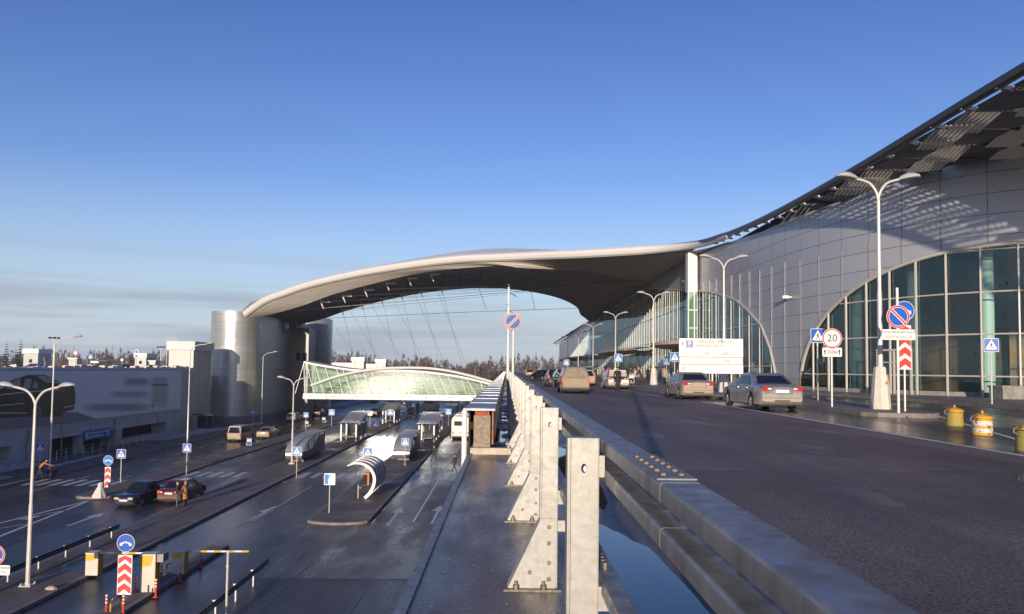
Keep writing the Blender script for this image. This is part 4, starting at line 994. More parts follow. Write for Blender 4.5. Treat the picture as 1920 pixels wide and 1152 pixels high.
# ---- trees
bark_m = mat('bark', (.12,.09,.07), .9, var=.4, vs=5, bump=.5); birch_m = mat('birch_bark', (.45,.4,.35), .8, col2=(.12,.1,.09), vs=4, thr=(.45,.6))
twig_m = mat('bare_twigs', (.11,.075,.06), .9, var=.35, vs=.4); needle_m = mat('needles', (.035,.045,.028), .85, var=.45, vs=.7)
def conifer_mesh(mb, c, h, w, rd_, mt=0, mf=1, lay=16, per=11):
    c = Vector(c); mb.tube([c, c+Vector((0,0,h*.97))], [h*.014,.03], 5, mt)
    for i in range(lay):
        f = i/(lay-1); zz = h*(.12+.86*f); rr_ = w*(1-f)**.85*(rd_.uniform(.75,1.15)) + .12
        for j in range(per):
            a = rd_.uniform(0,6.28); L2 = rr_*rd_.uniform(.65,1.1); d = Vector((math.cos(a),math.sin(a),0)); q = Vector((-d.y,d.x,0)); wd = L2*.22+.1
            p0 = c+Vector((0,0,zz)); p1 = p0+d*L2*.55+Vector((0,0,-L2*.12+.08)); p2 = p0+d*L2+Vector((0,0,-L2*.42))
            mb.add([p0,p1+q*wd,p2,p1-q*wd,p1+Vector((0,0,-.25*wd-.1))], [(0,1,4),(1,2,4),(2,3,4),(3,0,4)], mf)
def bare_mesh(mb, c, h, w, rd_, mt=0, mf=1, n=26):
    c = Vector(c); tip = c+Vector((rd_.uniform(-.5,.5),rd_.uniform(-.5,.5),h*.93)); mb.tube([c, c.lerp(tip,.5), tip], [h*.011,h*.007,.03], 4, mt, False)
    for i in range(n):
        f = rd_.uniform(.3,.95); a = rd_.uniform(0,6.28); L2 = w*(1.15-f)*rd_.uniform(.7,1.3)+.4; p = c.lerp(tip,f); d = Vector((math.cos(a),math.sin(a),rd_.uniform(.6,1.5))).normalized()
        e = p+d*L2*1.3; s_ = .05; mb.add([p+Vector((s_,0,0)),p-Vector((s_,0,0)),e], [(0,1,2)], mf)
        for k in range(7):
            g = p.lerp(e, rd_.uniform(.25,1)); u = Vector((rd_.uniform(-1,1),rd_.uniform(-1,1),rd_.uniform(-.1,1))).normalized()*L2*rd_.uniform(.3,.6); s2 = Vector((-u.y,u.x,0)).normalized()*.045
            mb.add([g-s2,g+s2,g+u], [(0,1,2)], mf)
# ================================================================== GUARD RAIL ON THE DECK EDGE
def wpart(mb, name, mats, root, angle=35):
    o = mb.build(name, mats, root, angle); o.matrix_parent_inverse = Matrix.Translation(root.location).inverted(); return o
gr = thing('guard_rail', 'galvanised bridge guard rail with bolted posts running along the edge of the upper road', 'guard rail', (.4,3.18,7.88))
XL = .415
def beam(x0, x1, z0, z1, y0, y1, name, r=.012, m=None):
    sec = rrect((x0+x1)/2,(z0+z1)/2,x1-x0,z1-z0,r,3); b = MB(); b.loft([[(x,y0,z) for x, z in sec],[(x,y1,z) for x, z in sec]], 0, True, True)
    b.poly([(x,y0,z) for x, z in sec]).poly([(x,y1,z) for x, z in sec]); return wpart(b, name, m or galv_dull, gr)
yj = [-4, 2.02, 14.02, 26.0, 60, 130, 262]
for a, b in zip(yj, yj[1:]):
    beam(XL, XL+.115, 9.14, 9.2, a+.004, b-.004, 'top_beam'); beam(XL, XL+.10, 9.02, 9.08, a+.004, b-.004, 'lower_beam'); beam(XL-.01, XL+.075, 8.56, 8.62, a+.004, b-.004, 'foot_beam')
for j in (2.02, 14.02):
    for i in range(6):
        for q in (-1, 1):
            wpart(MB().lathe([(.013,0),(.013,.010),(.009,.014),(.001,.014)], 6, (XL+.058+q*.026, j+.12+i*.085, 9.2)), 'bolt', bolt_m, gr)
    wpart(MB().box(XL+.002,XL+.113,j+.05,j+.65,9.2,9.204), 'splice_plate', galv_dull, gr)
for i in range(8): wpart(MB().lathe([(.013,0),(.013,.03),(.001,.03)], 6, (XL+.03,3.35+i*.055,8.62)), 'bolt', bolt_m, gr)
# one post, origin at its foot on the slab (height 1.32)
def post_mesh():
    b = MB(); sec = [(-.063,-.045),(.063,-.045),(.063,.045),(.056,.045),(.056,-.038),(-.056,-.038),(-.056,.045),(-.063,.045)]
    b.prism(sec, 0, 1.335); b.box(-.0555,.0555,-.0375,.04,1.322,1.334); b.box(.063,.09,-.02,.02,1.17,1.26)
    b.box(-.069,-.063,-.052,.045,0,1.335); b.box(-.0555,-.0535,-.0456,-.045,.52,1.335,1); b.box(.0595,.0605,-.0456,-.045,.52,1.335,1)
    hole = [(.012*math.cos(q*math.pi/6), 1.21+.02*math.sin(q*math.pi/6)) for q in range(12)]
    b.flat(hole, -.0462, 1); b.flat([(a*.55+.004, 1.21+(c-1.21)*.62-.002) for a, c in hole], -.0468, 2); return b
proto = post_mesh().build('post', [galv, dark_in, sign_w], gr)
gus = MB(); gus.slab([(-.30,.014),(.05,.014),(.06,.52),(-.06,.52)], -.062, -.05); gus.add([(-.30,-.062,.014),(-.06,-.062,.52),(-.07,.03,.52),(-.31,.03,.014)], [(0,1,2,3)])
gus = gus.build('gusset', galv, proto)
bp_ = MB(); bp_.box(-.33,.09,-.11,.09,0,.014); bp_ = bp_.build('base_plate', bolt_m, proto)
bts = []
for a, c in ((.0,.46),(.0,.34),(0,.2),(-.14,.13),(0,.08)): bts.append(MB().lathe([(.016,-.012),(.016,0),(.001,0)], 8, (a,-.063,c), 0, False, 'y').build('bolt', bolt_m, proto))
for a in (-.24,-.04): bts.append(MB().lathe([(.022,0),(.022,.03),(.012,.032),(.012,.055),(.001,.056)], 6, (a,-.085,.014)).build('bolt', bolt_m, proto))
brk = MB().box(.05,.12,-.03,.03,.62,.72).build('bracket', galv, proto); MB().box(.05,.12,-.03,.03,.42,.5).build('bracket', galv, proto)
proto.parent = gr; proto.location = (-.073, 0, 0)
for i in range(1, 98):
    c = proto.copy(); COL.objects.link(c); c.parent = gr; c.location = (-.073, 2.45*i, 0)
    for ch in proto.children:
        if i > 12 and ch.name.startswith(('bolt','bracket')) : continue
        d = ch.copy(); COL.objects.link(d); d.parent = c
# low wall with a metal cap on the ledge
cw = thing('capped_wall', 'long low wall on the deck edge with ribbed metal cap and timber end', 'wall', (-.5,14.4,7.88))
b = MB()
for i in range(90):
    y0 = 14.3+i*2.4; b.box(-.80,-.21,y0,y0+2.385,8.70,8.735); b.box(-.80,-.21,y0+2.33,y0+2.42,8.733,8.75)
b.box(-.815,-.80,14.28,230,8.62,8.745); wpart(b, 'metal_cap', mat('cap_metal', (.3,.3,.31), .38, .5, var=.2, vs=1.2, rvar=.15), cw)
wpart(MB().box(-.235,-.21,14.6,230,8.15,8.70), 'siding', mat('pale_siding', (.5,.45,.38), .55, .1, var=.12), cw)
wpart(MB().box(-.62,-.30,14.42,14.8,7.9,8.6), 'end_pillar', mat('rough_concrete', (.3,.24,.18), .9, var=.35, vs=14, bump=.8, bs=30), cw)
wpart(MB().box(-.60,-.32,14.40,14.82,8.6,8.69), 'pillar_head', mat('rusty_red', (.35,.09,.04), .8, var=.4, vs=12), cw)
wpart(MB().box(-.27,-.24,14.38,14.6,8.05,8.7), 'side_board', mat('rust_board', (.38,.14,.06), .8, var=.3, vs=9), cw)
wpart(MB().box(-.735,-.70,14.7,230,7.9,8.68), 'mesh_infill', dark_in, cw)
wpart(MB().box(-.68,.1,14.2,14.34,7.88,8.0), 'timber_sill', mat('timber', (.5,.42,.32), .8, var=.2, vs=6), cw)
wpart(MB().box(-.705,-.63,14.55,14.62,8.32,8.46), 'orange_tag', orange_p, cw)
t = tag(MB().tube([(0,0,-1.6),(0,0,.85)], .05, 10).build('downpipe', sign_w), 'white pipe standing at the deck edge beside the capped wall', 'pipe'); t.location = (-.77,13.9,7.88)
# debris on the ledge behind the wall
rd = random.Random(11)
for i in range(9):
    y = 16+i*2.1; q = MB(); q.lathe([(.001,0),(.12,.02),(.1,.06),(.02,.09)], 7, (0,0,0)); o = q.build('ice_lump', snow_m); o.location = (.02+rd.uniform(-.08,.1), y, 7.88); o.scale = (rd.uniform(.6,1.3),rd.uniform(1,3),rd.uniform(.5,1)); o.rotation_euler.z = rd.uniform(0,3)
    tag(o, 'small lump of grey ice on the narrow ledge behind the guard rail posts', 'ice lump', 'ice lumps on the ledge')
# ================================================================== UPPER LEVEL: lamps, poles, signs
ordn = ['nearest','second','third','fourth','fifth','sixth','seventh','eighth','ninth','tenth','eleventh','twelfth']
for i, y in enumerate((28.5,49,72.5,98,123.5,149,175,201,227)):
    street_lamp(14.25, y, UZ+.15, 8.85, 'cream double arm street lamp on a concrete cone base, %s along the upper pavement' % ordn[i], 'double', 'cone', 'lamps on the upper pavement', .85, .1, hs=1.05)
for i in range(9):
    y = 78+24*i if i else 78; t = thing('camera_mast', 'tall slim white mast beyond the guard rail, %s in the row' % ordn[i], 'mast', (.12,y,7.88), 0, 'white masts behind the guard rail')
    MB().tube([(0,0,0),(0,0,5),(0,0,10.2)], [.16,.13,.1], 10).build('pole', white_p, t)
    MB().lathe([(.05,0),(.2,.1),(.22,.25),(.08,.35)], 10, (0,0,10.2)).tube([(0,0,9.6),(.9,0,9.2)], .04, 5).build('mast_head', dark_m, t)
t = thing('no_stopping_sign', 'round blue no parking sign with red rim and rising slash on a white post', 'sign', (.23,29.7,7.88), 0, None)
MB().tube([(.02,0,0),(.02,0,3.85)], .045, 8).build('post', white_p, t); f = MB(); noparking_face(f, 3.5, .355, flip=-1); f.build('sign_face', [mat('sign_blue_azure', (.0,.11,.36), .55), mat('sign_white_dull', (.6,.59,.57), .5), mat('sign_red_faded', (.6,.07,.04), .5)], t)
p = gp(1533.6,751,UZ+.15); ped_sign(p.x,p.y,UZ+.15,'blue pedestrian crossing sign on the upper pavement left of the twenty limit sign', 3.15, .7)
p = gp(1560,763,UZ+.15); t = thing('speed_limit_sign', 'round white speed limit sign reading 20 above a white distance plate', 'sign', (p.x,p.y,UZ+.15))
MB().tube([(0,0,0),(0,0,3.0)], .035, 8).build('post', white_p, t)
f = MB(); f.slab(circ(0,2.72,.4), -.06,-.04,0); f.flat(circ(0,2.72,.385), -.064, 1); f.flat(circ(0,2.72,.335), -.068, 0); put_text(f, '20', .42, 0, 2.72, -.072, 2); f.build('limit_disc', [sign_w, red_p, sign_k], t)
f = MB(); f.slab(rrect(0,2.17,.78,.36,.05), -.06,-.04,0); put_text(f, '350м', .2, 0, 2.17, -.066, 1)
for sx_ in (-.29,.29): arrow2(f, sx_, 2.07, 0, 1, .22, 1, -.066, .02)
f.build('distance_plate', [sign_w, sign_k], t)
p = gp(1685,775,UZ+.15); t = thing('no_parking_sign', 'round blue no parking sign with red falling slash above a white Cyrillic plate', 'sign', (p.x,p.y,UZ+.15))
MB().tube([(0,0,0),(0,0,4.3)], .045, 8).build('post', white_p, t); f = MB(); noparking_face(f, 3.3, .40); f.build('sign_face', [blue_p, sign_w, red_p], t)
f = MB(); f.slab(rrect(0,2.68,1.14,.36,.05), -.07,-.05,0); put_text(f, 'ЗОНА АВИАЦИОННОЙ', .112, 0, 2.76, -.076, 1, sx_=.95); put_text(f, 'БЕЗОПАСНОСТИ', .112, 0, 2.60, -.076, 1, sx_=.95); f.build('text_plate', [sign_w, sign_k], t)
p = dp(1697,770,27.0); direction_post(p.x, 27.0, UZ+.15, 'blue two arrow disc over red white chevron board behind the no parking sign', 3.62, .36, 1.5, 3.1, .46, 4, 'two arrow discs on chevron boards')
p = gp(1860,758.6,UZ+.15); ped_sign(p.x,p.y,UZ+.15,'blue pedestrian crossing sign at far right in front of the glass arch', 2.7, .62, R(-14))
# parking tariff board
t = thing('parking_board', 'large white parking tariff board behind the two silver saloons', 'billboard', (12.3,45,UZ+.15))
f = MB(); f.slab(rrect(0,2.27,3.85,2.1,.03), -.04, .04, 0)
put_text(f, 'ПАРКИНГ, ВЪЕЗД', .27, -.95, 3.13, -.046, 2, 'LEFT', .95); put_text(f, 'PARKING, ENTRY', .25, -.95, 2.87, -.046, 2, 'LEFT', .95)
f.flat(rrect(-1.3,2.98,.46,.44,.03), -.045, 3); put_text(f, 'P', .4, -1.3, 2.98, -.05, 0); arrow2(f, -1.72, 2.84, 0, 1, .28, 2, -.046, .025)
for s_, x_ in (('15',-1.7),('100',-.3),('600',.85)): put_text(f, s_, .26, x_, 2.42, -.046, 2)
for x0_, x1_ in ((-1.45,-.65),(.1,.6),(1.15,1.85)):
    for z_ in (2.45,2.37): f.flat([(x0_,z_-.012),(x1_,z_-.012),(x1_,z_+.012),(x0_,z_+.012)], -.046, 5)
for z_ in (2.2,1.76): f.flat([(-1.9,z_-.02),(1.92,z_-.02),(1.92,z_+.02),(-1.9,z_+.02)], -.046, 4)
for x_ in (-1.9,1.9): f.flat([(x_-.02,1.74),(x_+.02,1.74),(x_+.02,2.22),(x_-.02,2.22)], -.047, 4)
put_text(f, '15', .26, -.5, 1.98, -.046, 4); put_text(f, '500', .26, .95, 1.98, -.046, 4); put_text(f, '!', .26, 1.78, 1.98, -.046, 4)
for x0_, x1_ in ((-1.75,-.8),(-.25,.6),(1.28,1.65)):
    for z_ in (2.02,1.93): f.flat([(x0_,z_-.012),(x1_,z_-.012),(x1_,z_+.012),(x0_,z_+.012)], -.046, 6)
f.flat(circ(-1.68,1.5,.16), -.046, 6); f.flat(circ(-1.68,1.5,.12), -.05, 5)
for z_ in (1.6,1.5,1.42): f.flat([(-1.35,z_-.012),(.9 if z_ > 1.55 else -.3,z_-.012),(.9 if z_ > 1.55 else -.3,z_+.012),(-1.35,z_+.012)], -.046, 5)
f.build('board_face', [sign_w, sign_back, mat('faded_grey_print', (.24,.19,.16), .6), mat('faded_blue_print', (.28,.33,.45), .6), mat('faded_red_print', (.7,.2,.14), .6), mat('pale_print', (.6,.58,.55), .6), mat('pale_red_print', (.72,.5,.44), .6)], t)
for x_ in (-1.2, .1, 1.25): MB().tube([(x_,.06,0),(x_,.06,3.2)], .05, 8).build('leg', white_p, t)
# small signs and boxes along the upper pavement
for i, (px, yy, lab) in enumerate(((1159,70,'blue and white crossing sign behind the man in the black coat'),(1265,62,'small white notice sign left of the parking board'),(1062,120,'wide pale blue sign above the dark crossover car'),(1250,92,'white information sign near the entrance canopy'))):
    p = dp(px, 690, yy); ped_sign(p.x, yy, UZ+.15, lab, 2.5, .75 if i != 2 else .9, 0, 'crossing signs on the upper pavement', blue_l)
t = thing('street_lamp', 'lamp mast just behind the viewer whose long shadow lies on the upper road', 'street lamp', (.15,-2.6,7.88)); MB().tube([(0,0,0),(0,0,10.2)], [.12,.08], 10).build('pole', pole_m, t)
# concrete bollards
bc = mat('chipped_yellow_paint', (.68,.33,.02), .55, vs=7, col2=(.16,.13,.1), thr=(.53,.58), detail=6, bump=.4, bs=9)
bw = mat('chipped_white_paint', (.66,.64,.6), .55, vs=7, col2=(.14,.12,.1), thr=(.55,.6), detail=6)
bo = mat('worn_olive_paint', (.3,.26,.08), .7, vs=6, col2=(.42,.28,.03), thr=(.42,.58), detail=6, bump=.4, bs=9)
for px, py, lab, bands in ((1790,799,'worn olive and yellow concrete bollard with domed lid, nearest the pavement nose',0),(1842,816,'bright yellow bollard with peeling white bands in the middle of the three',1),(1929,846,'yellow bollard cut by the right edge of the picture',0)):
    p = gp(px,py,UZ); t = thing('concrete_bollard', lab, 'bollard', (p.x,p.y,UZ), 0, 'yellow drum bollards')
    b = MB(); b.lathe([(.225,0),(.235,.03),(.225,.06),(.222,.40),(.001,.40)], 24, (0,0,0)); b.build('drum', bc if bands else bo, t)
    if bands:
        for z0_, z1_ in ((.07,.17),(.24,.35)): MB().lathe([(.2245,z0_),(.2275,z0_+.005),(.2275,z1_-.005),(.2235,z1_)], 24, (0,0,0)).build('white_band', bw, t)
    MB().lathe([(.2,.40),(.245,.42),(.245,.45),(.2,.50),(.1,.53),(.001,.54)], 24, (0,0,0)).build('lid', bc, t)
    MB().tube([(0,0,.53),(0,0,.56),(0,0,.61)], [.035,.035,.02], 8).build('knob', bc, t)
    MB().tube([(-.22,0,.33),(-.29,0,.36),(-.29,0,.43),(-.23,0,.45)], .016, 6).build('lifting_loop', galv_dull, t)
t = tag(MB().box(-1.4,1.4,-.6,.6,0,.62,0).box(-1.45,1.45,-.65,.65,.62,.75,0).build('planter_wall', concrete), 'low pale concrete block at far right against the glass arch', 'block'); t.location = (29.0,42.2,UZ+.15)
p = gp(1650,788,UZ)
# ================================================================== UPPER LEVEL: traffic and people
silver = dirt_paint('paint_silver', (.36,.35,.345), (.42,.34,.25), .26, .7, .42); beige = dirt_paint('paint_beige', (.3,.26,.22), (.42,.33,.22), .32, .5, .6)
mud = dirt_paint('paint_mud', (.2,.18,.16), (.37,.28,.19), .5, .1, 1.1); black_c = dirt_paint('paint_black', (.012,.012,.015), (.2,.15,.1), .25, .1, .3)
navy = dirt_paint('paint_navy', (.012,.02,.05), (.06,.05,.045), .25, .1, .2); darkred = dirt_paint('paint_darkred', (.10,.012,.012), (.2,.13,.08), .25, .1, .35)
white_c = dirt_paint('paint_white', (.66,.63,.58), (.45,.36,.26), .35, 0, .5); vanp = dirt_paint('paint_van', (.4,.36,.29), (.44,.34,.22), .4, .1, .9); grey_c = dirt_paint('paint_grey', (.16,.16,.17), (.25,.2,.15), .3, .3, .45)
G1 = 'cars on the upper road'
car('silver saloon with dusty bumper waiting by the upper kerb, nearest of the cars', 10.55, 31.2, UZ, R(2), silver, 'sedan', group=G1, light=mat('tail_red', (.45,.03,.03), .15, coat=.6))
car('beige dusty saloon in front of the parking tariff board', 10.05, 41.4, UZ, R(0), beige, 'compact', group=G1, light=mat('tail_red', (.45,.03,.03), .15), dirty=beige)
car('mud covered crossover estate car next to the guard rail', 4.3, 48.4, UZ, R(0), mud, 'suv', dirty=mud, group=G1, rglass=mat('muddy_glass', (.27,.21,.15), .7, var=.25, vs=4))
car('silver saloon with its boot lid raised beside the man in black', 8.75, 60.2, UZ, R(-2), silver, 'sedan', group=G1, trunk=True)
car('beige muddy estate car with the pink jacketed person behind it', 7.5, 71.5, UZ, R(-2), vanp, 'wagon', group=G1, dirty=vanp)
car('black car half hidden in front of the muddy crossover', 4.3, 66.5, UZ, R(2), black_c, 'wagon', group=G1)
car('dark muddy car turned across the upper road beyond the crossover', 4.9, 101, UZ, R(28), navy, 'compact', group=G1)
car('brown car far along the guard rail', 4.4, 150, UZ, R(5), mud, 'wagon', group=G1)
car('grey van parked beyond the open boot saloon', 9.2, 88, UZ, R(0), grey_c, 'van', group=G1)
car('dark saloon standing far off by the upper kerb', 8.9, 118, UZ, R(0), black_c, 'sedan', group=G1)
car('dark red car far off in the left lane of the upper road', 5.6, 176, UZ, R(10), darkred, 'sedan', group=G1)
car('white car farthest away by the upper kerb', 8.8, 150, UZ, 0, white_c, 'sedan', group=G1)
p = gp(1158,733,UZ); person('person in a black coat standing with back turned at the open boot', p.x, p.y, UZ, R(5), coat=.28, top=(.02,.018,.018), hat=(.015,.015,.015), arms=(14,16), elbow=35)
p = gp(1132,727,UZ); person('person in pink jacket and blue jeans bending over a car', p.x, p.y, UZ, R(-60), top=(.55,.27,.22), legs=(.16,.22,.32), lean=35, arms=(55,50), hat=(.12,.2,.4), elbow=20, stride=8)
p = gp(1202,726,UZ+.0); person('person in long dark coat and orange hat stooping by the saloon', p.x, p.y, UZ+.15, R(70), top=(.06,.03,.025), legs=(.03,.02,.02), coat=.5, hat=(.55,.16,.05), lean=22, arms=(30,35))
p = gp(1190,724,UZ); person('person in white and black jacket next to the stooping figure', p.x, p.y, UZ+.0, R(-80), top=(.5,.47,.42), legs=(.02,.02,.02), hair=(.12,.06,.03), arms=(30,20), elbow=50)
p = gp(1037,727,UZ); person('person in pale blue denim jacket leaning beside the black car', p.x, p.y, UZ, R(-70), top=(.2,.3,.38), legs=(.05,.06,.08), lean=30, arms=(50,45))
p = gp(1243,716,UZ+.15); person('person in dark red jacket walking on the upper pavement', p.x, p.y, UZ+.15, R(180), top=(.12,.03,.03), stride=16, arms=(15,-15))
p = gp(1229,716,UZ+.15); person('person in grey coat beside the dark red jacket on the pavement', p.x, p.y, UZ+.15, R(170), top=(.25,.24,.22), stride=10)
p = dp(1215,728,92); person('person in black coat near the entrance doors', p.x, 92, UZ+.15, R(190), stride=12, coat=.2)
p = gp(1105,720,UZ); person('person in light grey jacket between the muddy cars at the kerb', 9.9, 76, UZ, R(100), top=(.3,.3,.3), stride=10)
for i, (x_, y_, c_, lab) in enumerate(((12.2,82,(.05,.05,.09),'person in navy jacket on the kerb beyond the silver saloon'),(13.1,95,(.3,.08,.05),'person in brick red coat among the far kerb crowd'),(12.4,104,(.03,.03,.03),'person in black far along the upper kerb'),(16.5,78,(.35,.3,.22),'person in tan jacket walking by the glass wall'),(18.2,110,(.1,.1,.12),'person in dark grey near the second canopy'))): person(lab, x_, y_, UZ+.15, R(60*i), top=c_, stride=10+i*2, coat=.2 if i % 2 else 0)
trolley('luggage trolley on the upper pavement near the person in tan', 17.2, 77, UZ+.15, R(40), blue_l, 'luggage trolleys on the upper pavement'); trolley('luggage trolley standing by the kerb beyond the silver saloon', 11.6, 70, UZ+.15, R(10), None, 'luggage trolleys on the upper pavement')
car('dark blue saloon at the upper kerb among the far crowd', 9.1, 104, UZ, 0, navy, 'sedan', group=G1); car('silver estate far along the upper kerb', 8.9, 134, UZ, 0, silver, 'wagon', group=G1)
# ================================================================== CAR PARK ON THE LEFT
gar = thing('car_park_building', 'long grey multi storey car park with roof deck and dark ground floor openings', 'car park', (-45,75,0))
gw = mat('car_park_wall', (.46,.46,.47), .6, var=.08, vs=.6, bump=.1); gpanel = mat('light_cladding', (.44,.43,.41), .5, .2, var=.06, vs=1)
b = MB()
b.box(-47,-45,20,108,2.0,9.0); 
for y0, y1 in ((20,56),(68.5,74),(87,88),(99.5,108)): b.box(-47,-45,y0,y1,0,2.0)
b.box(-47,-45.05,56,68.5,0,.75); b.box(-47,-45.05,88,99.5,0,.6); b.box(-45.02,-44.9,20,108,3.25,3.45)
wpart(b, 'street_wall', gw, gar)
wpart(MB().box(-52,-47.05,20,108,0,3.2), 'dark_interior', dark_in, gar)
b = MB(); b.box(-180,-45.3,20,108,7.2,8.0); b.box(-180,-51,108,330,7.2,8.0); b.box(-51,-45.2,174,330,0,8.9); wpart(b, 'roof_deck', conc_dark, gar)
wpart(MB().box(-45.2,-45.06,20,108,9.0,9.08), 'parapet_rail', white_p, gar)
for y in (73.5,80,86.9): wpart(MB().box(-46,-45.1,y-.2,y+.2,0,2.0), 'pillar', gw, gar)
for y in (91.5,95.3): wpart(MB().box(-45.1,-45.02,y-.06,y+.06,.6,2.0), 'window_bar', dark_m, gar)
for i in range(16):
    y = 24+i*5.2
    wpart(MB().box(-45.02,-44.975,y-.03,y+.03,2.02,3.2), 'panel_joint', dark_m, gar)
for y in (58,70.5,76,86): wpart(MB().tube([(-44.95,y,0),(-44.95,y,3.2)], .06, 6), 'rain_pipe', galv_dull, gar)
# snow on the parapet: small lumps nobody could count
rd = random.Random(5); sn = MB(); y = 58
while y < 107:
    w = rd.uniform(.35,1.1); h = rd.uniform(.1,.42); x = -45.6+rd.uniform(-.2,.35)
    V = [(x+rd.uniform(-.1,.1)+a*.32, y+b_*w*.5+rd.uniform(-.08,.08), 9.0+c*h*rd.uniform(.7,1.2)) for c in (0,1) for b_ in (-1,1) for a in (-1,1)]
    sn.add(V, [(0,2,3,1),(4,5,7,6),(0,1,5,4),(2,6,7,3),(0,4,6,2),(1,3,7,5)]); y += w*.5+rd.uniform(.15,.9)
o = sn.build('snow', mat('sunlit_snow', (.66,.6,.5), .8, var=.15, vs=3)); struct(o, 'stuff')
# billboard: flat printed panel at x = BX
BX = -44.86
def bp(px, py):
    d = ray(px, py); q = CPOS + d*((BX - CPOS.x)/d.x); return q.y, q.z
bb = thing('billboard', 'huge grey advertising banner with a black saloon and blurred lettering on the car park wall', 'billboard', (BX,75,3.4))
b = MB(); b.box(-44.98,BX,38,103.2,3.5,8.75); wpart(b, 'banner_panel', mat('banner_print', (.74,.73,.77), .55, var=.1, vs=.12), bb)
def bpoly(pts, k, m, name):
    q = MB(); V = [bp(a*.26042, 560+c*.26042) for a, c in pts]; n = len(V)
    q.add([(BX+k,y,z) for y, z in V]+[(BX+.001,y,z) for y, z in V], [tuple(range(n))]+[(i,(i+1)%n,n+(i+1)%n,n+i) for i in range(n)]); return wpart(q, name, m, bb)
pk = mat('print_black', (.012,.012,.016), .4); pg = mat('print_grey', (.42,.39,.36), .5); pd = mat('print_dark_floor', (.2,.2,.23), .5)
bpoly([(-330,960),(0,948),(120,935),(430,905),(700,870),(560,820),(0,800),(-330,800)], .004, pd, 'printed_floor')
bpoly([(-330,760),(-300,700),(-100,665),(0,652),(25,640),(100,578),(200,545),(310,545),(385,572),(455,617),(530,626),(543,700),(540,760),(530,800),(470,815),(440,850),(305,852),(296,870),(232,872),(224,850),(0,862),(-330,862)], .008, pk, 'printed_car')
for P in ([(42,640),(100,592),(148,576),(140,650),(60,652)],[(165,648),(182,576),(232,580),(215,650)],[(232,645),(250,590),(275,625),(268,648)],[(262,556),(330,556),(440,612),(330,606)]): bpoly(P, .012, pg, 'printed_window')
bpoly([(262+34*math.cos(R(a)), 832+62*math.sin(R(a))) for a in range(0,360,15)], .012, mat('print_rim', (.2,.2,.2), .4), 'printed_wheel')
for a in range(0,360,45): bpoly([(262+26*math.cos(R(a+q))*k, 832+50*math.sin(R(a+q))*k) for q, k in ((0,.35),(10,1),(24,1),(34,.35))], .016, pk, 'printed_spoke_gap')
pl = mat('print_pale', (.55,.55,.56), .4)
for P in ([(98,578),(200,544),(310,544),(312,550),(200,551),(104,584)],[(318,552),(390,575),(455,615),(452,620),(388,582),(318,560)],[(0,690),(200,668),(430,655),(430,661),(200,676),(0,698)],[(0,768),(180,752),(182,757),(0,774)]): bpoly(P, .012, pl, 'printed_highlight')
bpoly([(430,650),(470,640),(472,665),(432,680)], .012, mat('print_red', (.3,.03,.04), .4), 'printed_tail_light')
bpoly([(0,818),(200,820),(200,828),(0,832)], .012, pg, 'printed_trim'); bpoly([(455,780),(535,765),(533,775),(460,792)], .012, pg, 'printed_trim')
# the lettering on the banner is blurred beyond reading: soft grey smudges, each several sheets with grainy edges
def smudge(cx, cy, w, h, c):
    for i, g in enumerate((1.25,1.1,.95,.8)):
        n = 28; cc = tuple(.74*(1-(i+1)*.25*c)+.08*(i+1)*.25*c for _ in range(2)) + (.77*(1-(i+1)*.25*c)+.1*(i+1)*.25*c,)
        P = []
        for k in range(n):
            a = 2*math.pi*k/n; ca, sa = math.cos(a), math.sin(a); P.append((cx + w/2*g*math.copysign(abs(ca)**.6,ca) , cy + (h/2*g + (g-.8)*22)*math.copysign(abs(sa)**.6,sa)))
        bpoly(P, .003+.003*i, mat('smudge_%02d_%d' % (int(c*100), i), cc, .55), 'blurred_lettering')
smudge(985,600,160,40,.6); smudge(930,690,240,30,.5); smudge(845,785,420,40,.6); smudge(1150,600,100,50,.45); smudge(1150,690,110,150,.45)
# direction sign on the wall
t = thing('direction_sign', 'blue direction sign with white lines on the grey wall below the banner', 'sign', (-44.9,83,1.6))
def wp(px, py, X=-44.88):
    d = ray(px, py); q = CPOS + d*((X - CPOS.x)/d.x); return q
A, B = wp(158,824), wp(208,803)
z0_, z1_ = wp(180,822).z, wp(180,806).z
wpart(MB().box(-44.98,-44.88,A.y,B.y,z0_-.05,z1_+.05), 'panel', blue_p, t)
f = MB()
for k, (a, c) in enumerate(((.18,.85),(.18,.7))):
    z = z1_-.3-.38*k; f.box(-44.885,-44.87,A.y+(B.y-A.y)*a,A.y+(B.y-A.y)*c,z-.09,z+.09)
f.box(-44.885,-44.87,A.y+.25,A.y+.75,z0_+.1,z1_-.15); f.box(-44.885,-44.87,B.y-.8,B.y-.3,z0_+.15,z0_+.5); f.box(-44.885,-44.87,B.y-.8,B.y-.3,z1_-.5,z1_-.15)
wpart(f, 'white_lines', mat('sign_lettering', (.45,.5,.6), .5), t)
